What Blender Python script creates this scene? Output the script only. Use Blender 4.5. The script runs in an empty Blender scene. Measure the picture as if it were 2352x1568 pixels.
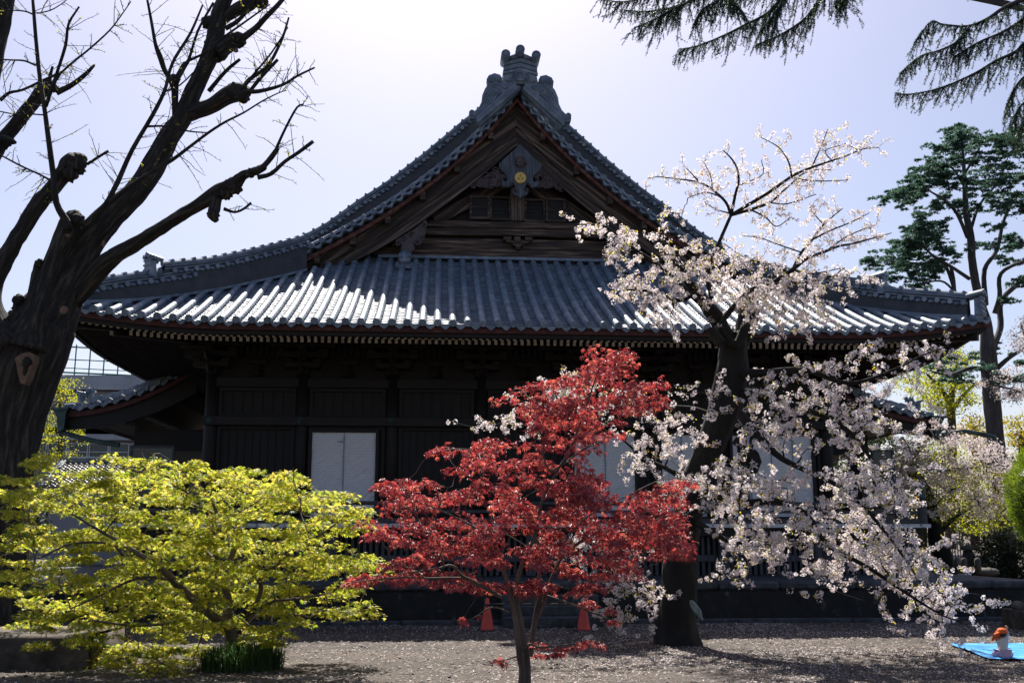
import bpy, math, random
import numpy as np
from mathutils import Matrix, Vector, noise
rng = np.random.default_rng(7)
random.seed(7)
D2R = math.radians
SC = bpy.context.scene
COL = SC.collection

# ------------------------------------------------------------ camera
PW, PH, FL = 2352.0, 1568.0, 2287.0
PSI, TH, SHY = D2R(4.3), D2R(10.2), 0.015
EYE = np.array([0.0, 0.0, 2.0])
cF = np.array([math.sin(PSI)*math.cos(TH), math.cos(PSI)*math.cos(TH), math.sin(TH)])
cR = np.array([math.cos(PSI), -math.sin(PSI), 0.0])
cU = np.cross(cR, cF)
cd = bpy.data.cameras.new('camera'); cam = bpy.data.objects.new('camera', cd); COL.objects.link(cam)
cd.sensor_width = 36.0; cd.lens = 36.0*FL/PW; cd.shift_y = SHY; cd.clip_start = 0.1; cd.clip_end = 2000
cam.matrix_world = Matrix(((cR[0], cU[0], -cF[0], EYE[0]), (cR[1], cU[1], -cF[1], EYE[1]),
                           (cR[2], cU[2], -cF[2], EYE[2]), (0, 0, 0, 1)))
SC.camera = cam

def ray(px, py):
    return cF + (px-PW/2)/FL*cR + ((PH/2-py)+SHY*PW)/FL*cU
def P(px, py, Y):
    r = ray(px, py); return EYE + r*(Y/r[1])
def G(px, py, z=0.0):
    r = ray(px, py); return EYE + r*((z-EYE[2])/r[2])
def crop(x0, y0, s):
    return lambda x, y: (x0*0.784+s*x, y0*0.784+s*y)

# ------------------------------------------------------------ sun and sky
SUN_EL, SUN_AZ = 52.0, -1.2            # degrees; azimuth 0 = straight behind the hall
w = bpy.data.worlds.new('World'); SC.world = w; w.use_nodes = True
nt = w.node_tree; bg = nt.nodes['Background']
sky = nt.nodes.new('ShaderNodeTexSky'); sky.sky_type = 'NISHITA'; sky.sun_disc = False
sky.sun_elevation = D2R(SUN_EL); sky.sun_rotation = D2R(SUN_AZ)
sky.air_density = 1.0; sky.dust_density = 1.8; sky.ozone_density = 1.2; sky.altitude = 20
tint = nt.nodes.new('ShaderNodeMix'); tint.data_type = 'RGBA'; tint.blend_type = 'MULTIPLY'; tint.inputs[0].default_value = 1
tint.inputs[7].default_value = (1.02, .955, 1.0, 1)
nt.links.new(sky.outputs[0], tint.inputs[6]); nt.links.new(tint.outputs[2], bg.inputs[0]); bg.inputs[1].default_value = 0.067
sl = bpy.data.lights.new('sun', 'SUN'); sl.energy = 5.0; sl.angle = D2R(0.5); sl.color = (1.0, 0.95, 0.88)
so = bpy.data.objects.new('sun', sl); COL.objects.link(so)
el, az = D2R(SUN_EL), D2R(SUN_AZ)
sdir = Vector((math.sin(az)*math.cos(el), math.cos(az)*math.cos(el), math.sin(el)))
so.rotation_euler = sdir.to_track_quat('Z', 'Y').to_euler(); so.location = (0, 40, 60)
SC.view_settings.view_transform = 'Standard'; SC.view_settings.look = 'None'
SC.view_settings.exposure = 1.0; SC.view_settings.gamma = 1.0
try: SC.view_settings.use_curve_mapping = False
except Exception: pass
SC.cycles.max_bounces = 6; SC.cycles.transparent_max_bounces = 8
SC.cycles.diffuse_bounces = 3; SC.cycles.transmission_bounces = 4; SC.cycles.glossy_bounces = 3

# ------------------------------------------------------------ tags
def tag(o, label=None, cat=None, group=None, kind=None):
    if label: o['label'] = label
    if cat: o['category'] = cat
    if group: o['group'] = group
    if kind: o['kind'] = kind
    return o
def empty(name, loc, label, cat, group=None):
    o = bpy.data.objects.new(name, None); COL.objects.link(o)
    o.location = [float(v) for v in loc]; o.empty_display_size = 0.2
    return tag(o, label, cat, group)

# ------------------------------------------------------------ mesh builder (world coordinates)
class MB:
    def __init__(s): s.V = []; s.F = []; s.M = []; s.n = 0; s.A = []
    def add(s, V, F, m=0, A=None):
        V = np.asarray(V, float).reshape(-1, 3); b = s.n
        s.V.append(V); s.F += [tuple(int(i)+b for i in f) for f in F]
        s.M += [m]*len(F); s.n += len(V)
        s.A.append(np.zeros((len(V), 3)) if A is None else np.asarray(A, float))
        return s
    def box(s, x0, x1, y0, y1, z0, z1, m=0):
        V = [(x, y, z) for z in (z0, z1) for y in (y0, y1) for x in (x0, x1)]
        return s.add(V, [(0, 2, 3, 1), (4, 5, 7, 6), (0, 1, 5, 4), (2, 6, 7, 3), (0, 4, 6, 2), (1, 3, 7, 5)], m)
    def bar(s, a, b, w, h, up=(0, 0, 1), m=0):
        a = np.array(a, float); b = np.array(b, float); d = (b-a)/np.linalg.norm(b-a)
        u = np.array(up, float); sx = np.cross(d, u); sx /= np.linalg.norm(sx); u = np.cross(sx, d)
        V = [p+i*sx*w/2+j*u*h/2 for p in (a, b) for (i, j) in ((-1, -1), (1, -1), (1, 1), (-1, 1))]
        return s.add(V, [(3, 2, 1, 0), (4, 5, 6, 7), (0, 1, 5, 4), (1, 2, 6, 5), (2, 3, 7, 6), (3, 0, 4, 7)], m)
    def prism(s, pts, d, m=0):          # polygon (3D) pushed along vector d
        pts = np.asarray(pts, float); n = len(pts); d = np.asarray(d, float)
        F = [tuple(range(n)), tuple(range(2*n-1, n-1, -1))]+[(i, i+n, (i+1) % n+n, (i+1) % n) for i in range(n)]
        return s.add(np.vstack([pts, pts+d]), F, m)
    def tube(s, path, rad, n=8, cap=True, m=0, rough=0.0, closed=False, seed=0.0):
        path = np.asarray(path, float); k = len(path); rad = np.broadcast_to(np.asarray(rad, float), (k,))
        T = np.gradient(path, axis=0); T /= (np.linalg.norm(T, axis=1)[:, None]+1e-9)
        ref = np.array([0.13, 0.31, 1.0]) if abs(T[0][2]) < 0.9 else np.array([1.0, 0.2, 0.1])
        L = np.concatenate([[0], np.cumsum(np.linalg.norm(np.diff(path, axis=0), axis=1))])
        a = np.arange(n)*2*math.pi/n; V = np.zeros((k, n, 3)); A = np.zeros((k, n, 3)); u = ref
        for i in range(k):
            u = u-T[i]*np.dot(u, T[i]); u /= np.linalg.norm(u)+1e-9; v = np.cross(T[i], u)
            r = np.full(n, rad[i])
            if rough > 0:
                for j in range(n):
                    r[j] *= 1+rough*noise.noise((math.cos(a[j])*2.2+seed, math.sin(a[j])*2.2, L[i]*1.6/max(rad[i]*3, .05))) \
                              + rough*.75*noise.noise((math.cos(a[j])*7+seed, math.sin(a[j])*7, L[i]*1.1))
            V[i] = path[i]+np.outer(np.cos(a)*r, u)+np.outer(np.sin(a)*r, v)
            A[i] = np.stack([np.cos(a)*rad[i], np.sin(a)*rad[i], np.full(n, L[i])], 1)
        F = [(i*n+j, i*n+(j+1) % n, (i+1)*n+(j+1) % n, (i+1)*n+j) for i in range(k-1) for j in range(n)]
        if closed: F += [((k-1)*n+j, (k-1)*n+(j+1) % n, (j+1) % n, j) for j in range(n)]
        elif cap: F += [tuple(range(n-1, -1, -1)), tuple((k-1)*n+j for j in range(n))]
        return s.add(V.reshape(-1, 3), F, m, A.reshape(-1, 3))
    def cyl(s, a, b, r, n=12, r2=None, m=0):
        return s.tube([a, b], [r, r if r2 is None else r2], n, True, m)
    def torus(s, c, R, r, n=16, k=6, axis='Y', a0=0, a1=360, m=0):
        t = np.radians(np.linspace(a0, a1, n+1)); full = abs(a1-a0) >= 360
        if full: t = t[:-1]
        o = {'Y': (0, 2), 'Z': (0, 1), 'X': (1, 2)}[axis]
        p = np.tile(np.asarray(c, float), (len(t), 1)); p[:, o[0]] += R*np.cos(t); p[:, o[1]] += R*np.sin(t)
        return s.tube(p, r, k, not full, m, closed=full)
    def ball(s, c, r, nu=10, nv=7, m=0, rough=0.0, seed=0.0):
        c = np.asarray(c, float); r = np.broadcast_to(np.asarray(r, float), (3,)); V = []; F = []
        for i in range(nv+1):
            th = math.pi*i/nv
            for j in range(nu):
                ph = 2*math.pi*j/nu; d = np.array([math.sin(th)*math.cos(ph), math.sin(th)*math.sin(ph), math.cos(th)])
                q = 1+rough*noise.noise(Vector(d*2.3)+Vector((seed, 0, 0)))*1.6 if rough else 1
                V.append(c+d*r*q)
        for i in range(nv):
            for j in range(nu): F.append((i*nu+j, (i+1)*nu+j, (i+1)*nu+(j+1) % nu, i*nu+(j+1) % nu))
        return s.add(V, F, m, np.array(V))
    def grid(s, Gd, m=0, A=None):       # Gd: (a, b, 3)
        Gd = np.asarray(Gd); a, b = Gd.shape[:2]
        F = [(i*b+j, (i+1)*b+j, (i+1)*b+j+1, i*b+j+1) for i in range(a-1) for j in range(b-1)]
        return s.add(Gd.reshape(-1, 3), F, m, A)
    def build(s, name, mats, parent=None, smooth=False, sharp=None, bevel=None):
        V = np.vstack(s.V)
        if parent is not None: V = V-np.array(parent.location if parent.parent is None else parent.parent.location)
        me = bpy.data.meshes.new(name); me.from_pydata(V.tolist(), [], s.F)
        mats = mats if isinstance(mats, (list, tuple)) else [mats]
        for mt in mats: me.materials.append(mt)
        if len(mats) > 1: me.polygons.foreach_set('material_index', s.M)
        at = me.attributes.new('bark', 'FLOAT_VECTOR', 'POINT'); at.data.foreach_set('vector', np.vstack(s.A).ravel())
        if smooth: me.polygons.foreach_set('use_smooth', [True]*len(s.F))
        if sharp: me.set_sharp_from_angle(angle=D2R(sharp))
        me.update()
        o = bpy.data.objects.new(name, me); COL.objects.link(o)
        if parent is not None: o.parent = parent
        if bevel:
            b = o.modifiers.new('bevel', 'BEVEL'); b.width = bevel; b.segments = 1; b.limit_method = 'ANGLE'
        return o

def npmesh(name, V, F, mat, parent=None, mi=None, base=None):      # big triangle/quad soups
    V = np.asarray(V, float).reshape(-1, 3)
    if parent is not None: V = V-np.array(parent.location)
    F = np.asarray(F); k = F.shape[1]
    me = bpy.data.meshes.new(name)
    me.vertices.add(len(V)); me.vertices.foreach_set('co', V.ravel().astype(np.float32))
    me.loops.add(F.size); me.loops.foreach_set('vertex_index', F.ravel().astype(np.int32))
    me.polygons.add(len(F)); me.polygons.foreach_set('loop_start', np.arange(len(F), dtype=np.int32)*k)
    me.polygons.foreach_set('loop_total', np.full(len(F), k, dtype=np.int32))
    for mt in (mat if isinstance(mat, list) else [mat]): me.materials.append(mt)
    if mi is not None: me.polygons.foreach_set('material_index', np.asarray(mi, dtype=np.int32))
    me.update(calc_edges=True); me.validate()
    o = bpy.data.objects.new(name, me); COL.objects.link(o)
    if parent is not None: o.parent = parent
    return o

def basis(nrm, roll):                   # batch of frames: columns (u, v, n)
    n = nrm/np.linalg.norm(nrm, axis=1)[:, None]
    ref = np.where(np.abs(n[:, 2:3]) > .95, np.array([[1., 0, 0]]), np.array([[0, 0, 1.]]))
    u = np.cross(ref, n); u /= np.linalg.norm(u, axis=1)[:, None]; v = np.cross(n, u)
    c, s_ = np.cos(roll)[:, None], np.sin(roll)[:, None]
    return np.stack([u*c+v*s_, -u*s_+v*c, n], 2)
def scatter(tv, tf, pos, B, sc):        # template copies as one soup
    tv = np.asarray(tv, float); tf = np.asarray(tf); n = len(pos)
    V = np.einsum('nij,kj->nki', B, tv)*np.asarray(sc).reshape(-1, 1, 1)+pos[:, None, :]
    F = (tf[None]+(np.arange(n)*len(tv))[:, None, None]).reshape(-1, tf.shape[1])
    return V.reshape(-1, 3), F

# ------------------------------------------------------------ materials
def newmat(name):
    m = bpy.data.materials.new(name); m.use_nodes = True
    return m, m.node_tree, m.node_tree.nodes['Principled BSDF']
def ramp(nt, fac, stops):
    r = nt.nodes.new('ShaderNodeValToRGB'); e = r.color_ramp.elements
    while len(e) > 1: e.remove(e[0])
    e[0].position = stops[0][0]; e[0].color = (*stops[0][1], 1)
    for p, c in stops[1:]:
        q = e.new(p); q.color = (*c, 1)
    nt.links.new(fac, r.inputs[0]); return r.outputs[0]
def mapped(nt, scale, rot=(0, 0, 0), src='Object', attr=None):
    if attr:
        a = nt.nodes.new('ShaderNodeAttribute'); a.attribute_name = attr; o = a.outputs['Vector']
    else:
        t = nt.nodes.new('ShaderNodeTexCoord'); o = t.outputs[src]
    if any(rot):
        m0 = nt.nodes.new('ShaderNodeMapping'); m0.inputs['Rotation'].default_value = rot; nt.links.new(o, m0.inputs[0]); o = m0.outputs[0]
    mp = nt.nodes.new('ShaderNodeMapping'); mp.inputs['Scale'].default_value = scale
    nt.links.new(o, mp.inputs[0]); return mp.outputs[0]
def ntex(nt, vec, scale, detail=5, rough=.6, dist=0):
    n = nt.nodes.new('ShaderNodeTexNoise'); n.inputs['Scale'].default_value = scale
    n.inputs['Detail'].default_value = detail; n.inputs['Roughness'].default_value = rough
    n.inputs['Distortion'].default_value = dist; nt.links.new(vec, n.inputs['Vector']); return n.outputs['Fac']
def bump(nt, b, h, strength=.4, dist=.02):
    n = nt.nodes.new('ShaderNodeBump'); n.inputs['Strength'].default_value = strength
    n.inputs['Distance'].default_value = dist; nt.links.new(h, n.inputs['Height'])
    nt.links.new(n.outputs[0], b.inputs['Normal'])
def mat(name, stops, scale=3.0, stretch=(1, 1, 1), rot=(0, 0, 0), rough=.7, metal=0, bs=.3, bd=.01, detail=5,
        attr=None, spec=.5, dist=0, lo=.3, hi=.7):
    m, nt, b = newmat(name)
    v = mapped(nt, stretch, rot, attr=attr); f = ntex(nt, v, scale, detail, .62, dist)
    k = len(stops); st = [(lo+(hi-lo)*i/max(k-1, 1), c) for i, c in enumerate(stops)]
    nt.links.new(ramp(nt, f, st), b.inputs['Base Color'])
    b.inputs['Roughness'].default_value = rough; b.inputs['Metallic'].default_value = metal
    b.inputs['Specular IOR Level'].default_value = spec
    if bs: bump(nt, b, f, bs, bd)
    return m
def leafmat(name, cols, trans=.55, rough=.45, tcol=None, spec=.3):
    m, nt, b = newmat(name)
    g = nt.nodes.new('ShaderNodeNewGeometry'); k = len(cols)
    c = ramp(nt, g.outputs['Random Per Island'], [(i/max(k-1, 1), x) for i, x in enumerate(cols)])
    nt.links.new(c, b.inputs['Base Color']); b.inputs['Roughness'].default_value = rough
    b.inputs['Specular IOR Level'].default_value = spec
    t = nt.nodes.new('ShaderNodeBsdfTranslucent')
    if tcol:
        c2 = ramp(nt, g.outputs['Random Per Island'], [(i/max(len(tcol)-1, 1), x) for i, x in enumerate(tcol)])
        nt.links.new(c2, t.inputs[0])
    else: nt.links.new(c, t.inputs[0])
    mx = nt.nodes.new('ShaderNodeMixShader'); mx.inputs[0].default_value = trans
    nt.links.new(b.outputs[0], mx.inputs[1]); nt.links.new(t.outputs[0], mx.inputs[2])
    nt.links.new(mx.outputs[0], nt.nodes['Material Output'].inputs[0]); return m

M = {}
M['tile'] = mat('slate_blue_tile', [(.075, .105, .145), (.145, .19, .245), (.28, .32, .37)], 2.6, rough=.52, bs=.15, bd=.01, spec=.75)
M['tile_dark'] = mat('dark_ridge_plaster', [(.025, .03, .04), (.06, .065, .075)], 3, rough=.6, bs=.2)
M['wood_x'] = mat('weathered_beam_wood', [(.014, .009, .007), (.055, .034, .023), (.24, .165, .115)], 2.2, (.35, 3, 7), rough=.75, bs=.5, lo=.34, hi=.68)
M['wood_z'] = mat('weathered_post_wood', [(.03, .02, .016), (.085, .058, .042), (.24, .18, .13)], 2.2, (7, 3, .35), rough=.75, bs=.5, lo=.32, hi=.68)
for sgn, nm in ((1, 'wood_l'), (-1, 'wood_r')):
    M[nm] = mat('barge_board_wood', [(.010, .007, .006), (.050, .032, .023), (.26, .19, .14)], 1.7, (.28, 2, 6), rot=(0, sgn*D2R(38), 0), rough=.72, bs=.6, lo=.34, hi=.7)
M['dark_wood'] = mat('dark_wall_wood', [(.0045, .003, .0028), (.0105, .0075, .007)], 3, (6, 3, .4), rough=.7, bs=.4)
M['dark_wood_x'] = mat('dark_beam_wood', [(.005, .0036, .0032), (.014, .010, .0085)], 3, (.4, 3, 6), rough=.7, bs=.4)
M['blue_wood'] = mat('bleached_pendant_wood', [(.035, .042, .052), (.075, .09, .112), (.16, .18, .21)], 2.6, (9, 3, .5), rough=.75, bs=.6)
M['carved'] = mat('carved_dark_wood', [(.04, .03, .03), (.13, .10, .10)], 6, rough=.65, bs=.5)
M['red'] = mat('faded_red_paint', [(.035, .009, .008), (.08, .018, .015), (.13, .055, .04)], 5, (1, 1, 1), rough=.7, bs=.3, lo=.25, hi=.8)
M['rust'] = mat('peeling_red_paint', [(.05, .014, .011), (.12, .034, .024), (.22, .12, .085)], 7, rough=.75, bs=.4)
M['cream'] = mat('weathered_white_paint', [(.22, .17, .12), (.55, .50, .42), (.74, .70, .62)], 9, rough=.7, bs=.2, lo=.25, hi=.6)
M['copper'] = mat('dark_copper', [(.02, .035, .035), (.05, .09, .085), (.10, .2, .18)], 3, rough=.5, metal=.5, bs=.2, lo=.35, hi=.85)
M['gold'] = mat('gilded_metal', [(.55, .33, .07), (.85, .58, .16), (.95, .74, .32)], 16, rough=.45, metal=.25, bs=.5, bd=.01)
M['gold_dark'] = mat('darker_gilded_relief', [(.36, .20, .05), (.6, .38, .10)], 16, rough=.45, metal=.25)  # darker gold for the raised crest leaves
M['stone'] = None
M['concrete'] = mat('pale_concrete', [(.32, .33, .35), (.45, .46, .48)], .8, rough=.8, bs=.05)
M['concrete2'] = mat('mauve_grey_render', [(.26, .25, .28), (.33, .32, .35)], .8, rough=.8, bs=.05)
M['green_metal'] = mat('green_painted_steel', [(.01, .10, .08), (.02, .17, .14)], 3, rough=.4, bs=0)
M['black_metal'] = mat('black_painted_metal', [(.012, .013, .016), (.03, .032, .04)], 3, rough=.45, bs=0)
M['rail'] = mat('grey_weathered_rail', [(.03, .029, .032), (.075, .073, .08)], 4, (.5, 3, 6), rough=.7, bs=.4)
M['slat'] = mat('grey_weathered_slat', [(.03, .03, .036), (.085, .085, .10)], 4, (6, 3, .5), rough=.75, bs=.4)
M['scar'] = mat('bare_cut_wood', [(.07, .042, .028), (.21, .13, .085)], 9, rough=.8, bs=.3)
# ------------------------------------------------------------ special materials
def stone_mat(name, c1, c2, mortar, bw, bh, off=.5):
    m, nt, b = newmat(name); v = mapped(nt, (1, 1, 1), (D2R(90), 0, 0))
    br = nt.nodes.new('ShaderNodeTexBrick'); nt.links.new(v, br.inputs['Vector'])
    br.inputs['Scale'].default_value = 1; br.inputs['Brick Width'].default_value = bw; br.inputs['Row Height'].default_value = bh
    br.inputs['Mortar Size'].default_value = .006; br.offset = off
    n = ntex(nt, mapped(nt, (1, 1, 1)), 3.2, 8, .7); c = ramp(nt, n, [(.3, c1), (.6, c2), (.76, (.14, .15, .15))])
    mx = nt.nodes.new('ShaderNodeMix'); mx.data_type = 'RGBA'; mx.blend_type = 'MIX'
    nt.links.new(br.outputs['Fac'], mx.inputs[0]); nt.links.new(c, mx.inputs[6]); mx.inputs[7].default_value = (*mortar, 1)
    nt.links.new(mx.outputs[2], b.inputs['Base Color']); b.inputs['Roughness'].default_value = .85
    bump(nt, b, n, .7, .02); return m
M['stone'] = stone_mat('mossy_stone_blocks', (.005, .0055, .0055), (.016, .017, .018), (.003, .003, .003), 1.15, .36)
M['cap'] = mat('worn_cap_stone', [(.016, .018, .022), (.042, .046, .054), (.09, .095, .105)], 4, rough=.8, bs=.5)
def sheet_mat():
    m, nt, b = newmat('white_mesh_sheeting'); v = mapped(nt, (1, 1, 1))
    wv = nt.nodes.new('ShaderNodeTexWave'); wv.wave_type = 'BANDS'; wv.bands_direction = 'Z'; nt.links.new(v, wv.inputs[0])
    wv.inputs['Scale'].default_value = 7; wv.inputs['Distortion'].default_value = 2.5; wv.inputs['Detail'].default_value = 3
    n = ntex(nt, mapped(nt, (1.2, 1, 5), (0, D2R(38), 0)), 1.6, 5)
    c = ramp(nt, wv.outputs['Fac'], [(0, (.56, .57, .61)), (.5, (.76, .76, .79)), (1, (.82, .82, .84))])
    nt.links.new(c, b.inputs['Base Color']); b.inputs['Roughness'].default_value = .5; bump(nt, b, n, 1.0, .08); return m
M['sheet'] = sheet_mat()
def ground_mat():
    m, nt, b = newmat('gravel_and_dirt'); v = mapped(nt, (1, 1, 1))
    big = ntex(nt, v, .7, 6, .6); fine = ntex(nt, v, 28, 6, .75)
    vo = nt.nodes.new('ShaderNodeTexVoronoi'); vo.inputs['Scale'].default_value = 34; nt.links.new(v, vo.inputs['Vector'])
    c1 = ramp(nt, fine, [(.32, (.018, .015, .013)), (.5, (.056, .040, .028)), (.68, (.155, .113, .078))])
    c2 = ramp(nt, vo.outputs['Color'], [(.2, (.015, .012, .010)), (.5, (.046, .034, .026)), (.85, (.145, .108, .08))])
    mx = nt.nodes.new('ShaderNodeMix'); mx.data_type = 'RGBA'
    nt.links.new(ramp(nt, big, [(.4, (0, 0, 0)), (.62, (1, 1, 1))]), mx.inputs[0])
    patch = ntex(nt, mapped(nt, (.5, 1.6, 1)), .55, 5, .65); m2 = nt.nodes.new('ShaderNodeMix'); m2.data_type = 'RGBA'; m2.blend_type = 'MULTIPLY'; m2.inputs[0].default_value = 1; nt.links.new(ramp(nt, patch, [(.36, (.50, .47, .44)), (.52, (1, 1, 1)), (.68, (1.25, 1.18, 1.1))]), m2.inputs[7])
    nt.links.new(c1, mx.inputs[6]); nt.links.new(c2, mx.inputs[7]); nt.links.new(mx.outputs[2], m2.inputs[6]); nt.links.new(m2.outputs[2], b.inputs['Base Color'])
    b.inputs['Roughness'].default_value = .9; ad = nt.nodes.new('ShaderNodeMath'); ad.operation = 'ADD'
    nt.links.new(fine, ad.inputs[0]); nt.links.new(vo.outputs['Distance'], ad.inputs[1]); bump(nt, b, ad.outputs[0], .8, .02); return m
M['ground'] = ground_mat()

# ------------------------------------------------------------ ground
def gz(x, y): return .025*noise.noise((x*.35, y*.35, 0))+.012*noise.noise((x*1.3, y*1.3, 3))
mb = MB(); xs = np.concatenate([[-900, -200, -60, -30], np.arange(-16, 20.1, .5), [32, 70, 220, 900]])
ys = np.concatenate([[-300, -60, -10], np.arange(0, 26.1, .5), [40, 70, 200, 1600]])
mb.grid([[(x, y, gz(x, y) if -16 <= x <= 20 and 0 <= y <= 23 else (0 if -16 <= x <= 20 and 0 <= y <= 26 else -.0)) for x in xs] for y in ys])
tag(mb.build('ground', M['ground'], smooth=True), 'gravel temple yard strewn with fallen petals', kind='structure')

# ------------------------------------------------------------ the hall
XC, YW, YE, YV, YG = 2.6, 29.5, 26.0, 32.0, 33.2
BAY = 2.623; HW = 12.7; DEPTH = 25.4
hall = empty('temple_hall', (XC, YW+9, 0), 'large dark wooden temple hall with a blue tiled hip and gable roof', 'temple')
def zs(d): return 7.53+.43*d+.0137*d*d
def up(u, d=0): return .42*(max(0, abs(u)-8)/4.7)**2*max(0, 1-d/5)
def mx_(p): return np.array([2*XC-p[0], p[1], p[2]])

# verge curve from the photo (left side), as u = |x-XC| -> z
c1 = crop(1050, 100, .35); c3 = crop(150, 650, .35)
vp = [c1(*q) for q in [(1017, 393), (970, 450), (922, 502), (875, 558), (822, 608), (771, 660), (715, 708), (660, 758),
      (603, 808), (545, 857), (487, 903), (428, 945), (362, 995), (300, 1040), (231, 1085), (164, 1127), (93, 1170), (22, 1210)]]
vp += [c3(*q) for q in [(1970, 18), (1903, 57), (1830, 97), (1752, 135), (1672, 174), (1595, 211), (1517, 248), (1437, 283)]]
vw = np.array([P(x, y, YV) for x, y in vp])
VU = XC-vw[:, 0]; VZ = vw[:, 2]; o_ = np.argsort(VU); VU, VZ = VU[o_], VZ[o_]
VU = np.concatenate([[0], VU]); VZ = np.concatenate([[VZ[0]+(VU[1])*1.08], VZ])
cf = np.polyfit(VU[1:], VZ[1:], 4)
UEND = VU[-1]
def V_(u): return float(np.polyval(cf, u))
def arc(step, u1=None, u0=0.0):
    us = np.linspace(u0, u1 or UEND, 400); z = np.array([V_(u) for u in us])
    L = np.concatenate([[0], np.cumsum(np.hypot(np.diff(us), np.diff(z)))]); n = int(L[-1]/step)
    return np.interp(np.arange(n+1)*step, L, us)

# main front roof: cover tiles, pan tiles, eave discs, drip tiles
PITCH = .404; NR = 31
def dmax(u): return min(YG-YE+.25, HW-abs(u)-.05)
cov, pan = MB(), MB(); disc, drip = cov, pan
for k in range(-NR, NR):
    u = (k+.5)*PITCH; dm = dmax(u)
    if dm < .2: continue
    path, rad = [], []; d = -.06
    jx = random.uniform(-.008, .008)
    while d < dm:
        for dd, r in ((0, .103), (.285, .099)):
            q = min(d+dd, dm); path.append((XC+u+jx, YE+q, zs(max(q, 0))+up(u, q)+.035)); rad.append(r)
        d += .29
    cov.tube(path, rad, 14, True)
    z0 = zs(0)+up(u)+.035
    disc.cyl((XC+u, YE-.13, z0-.006), (XC+u, YE-.05, z0), .102, 14); disc.torus((XC+u, YE-.135, z0-.006), .086, .015, 14, 5)
    for q in range(3):
        a = q*2.094+1.57; disc.ball((XC+u+.038*math.cos(a), YE-.132, z0+.038*math.sin(a)), (.03, .012, .03), 6, 4)
    disc.cyl((XC+u, YE-.142, z0-.006), (XC+u, YE-.13, z0), .018, 6)
for k in range(-NR, NR+1):
    u0 = (k-.5)*PITCH; um = k*PITCH; dm = min(dmax(um)+.1, YG-YE+.25)
    if dm < .15: continue
    st = .19; n = int(dm/st)+1; t = np.linspace(0, 1, 7); sag = -.058*(1-(2*t-1)**2)
    for i in range(n):
        d0, d1 = i*st, min((i+1)*st, dm)
        if d1-d0 < .02: continue
        row = []
        jz = random.uniform(-.004, .004)
        for dd, lift in ((d0, -.004), (d0, .034+jz), (d1, .006)):
            row.append([(XC+u0+PITCH*tt, YE+dd-(.0 if lift > 0 else -.012), zs(dd)+up(u0+PITCH*tt, dd)+sg+lift) for tt, sg in zip(t, sag)])
        pan.grid(row)
    ts = np.linspace(.16, .84, 7); top = [(XC+u0+PITCH*tt, YE-.1, zs(0)+up(um)-.058*(1-(2*tt-1)**2)+.03) for tt in ts]
    bot = [(XC+u0+PITCH*.84, YE-.1, zs(0)+up(um)-.045), (XC+um+.045, YE-.1, zs(0)+up(um)-.125), (XC+um, YE-.1, zs(0)+up(um)-.15),
           (XC+um-.045, YE-.1, zs(0)+up(um)-.125), (XC+u0+PITCH*.16, YE-.1, zs(0)+up(um)-.045)]
    drip.prism(top+bot, (0, .12, .01))
roof = MB()     # bed below the tiles, side and rear slopes, upper gabled roof
def bedz(d, u=0): return zs(d)+up(u, d)-.075
N = 14
us = np.linspace(-HW, HW, 41)
roof.grid([[(XC+np.clip(u, -HW+d, HW-d), YE+d, bedz(d, u)) for u in us] for d in np.linspace(0, YG-YE+.3, N)])
for s in (-1, 1):
    ds = np.linspace(0, 6, N); yy = np.linspace(0, 1, 30)
    roof.grid([[(XC+s*(HW-d), YE+d+(DEPTH-2*d)*t, bedz(d, HW*min(1, abs(2*t-1)*1.0) if d < 5 else 0)+.06) for t in yy] for d in ds])
    ug = np.linspace(0, UEND, 26)
    for dz, flip in ((0.02, 0), (-.30, 1)):
        roof.grid([[(XC+s*u, y, V_(u)+dz) for u in ug] for y in (YV+.12, YV+18)])
yr = YE+DEPTH
roof.grid([[(XC+np.clip(u, -HW+d, HW-d), yr-d, bedz(d, u)) for u in us] for d in np.linspace(0, 6, N)])
rb = roof.build('roof', M['tile_dark'], hall, smooth=True)
side = MB()
for s in (-1, 1):        # cover tiles of the two side slopes
    for j in range(int(DEPTH/PITCH)):
        y = YE+PITCH*(j+.5); v = min(y-YE, YE+DEPTH-y); dm = min(v, 5.0)
        if dm < .3: continue
        side.tube([(XC+s*(HW-d), y, zs(d)+up(HW-v, 0)*max(0, 1-d/5)+.035) for d in np.linspace(-.05, dm, 9)], .092, 8)
        side.cyl((XC+s*(HW+.13), y, zs(0)+up(HW-v)+.03), (XC+s*(HW+.05), y, zs(0)+up(HW-v)+.03), .102, 10)
    for j in range(22):  # upper slope rows behind the descending ridge
        y = YV+.75+PITCH*j
        side.tube([(XC+s*u, y, V_(u)+.05) for u in np.linspace(.3, UEND, 14)], .09, 7)
cov.build('cover_tiles', M['tile'], hall, smooth=True, sharp=34); pan.build('pan_tiles', M['tile'], hall)
side.build('side_slope_tiles', M['tile'], hall, smooth=True, sharp=50)

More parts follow.
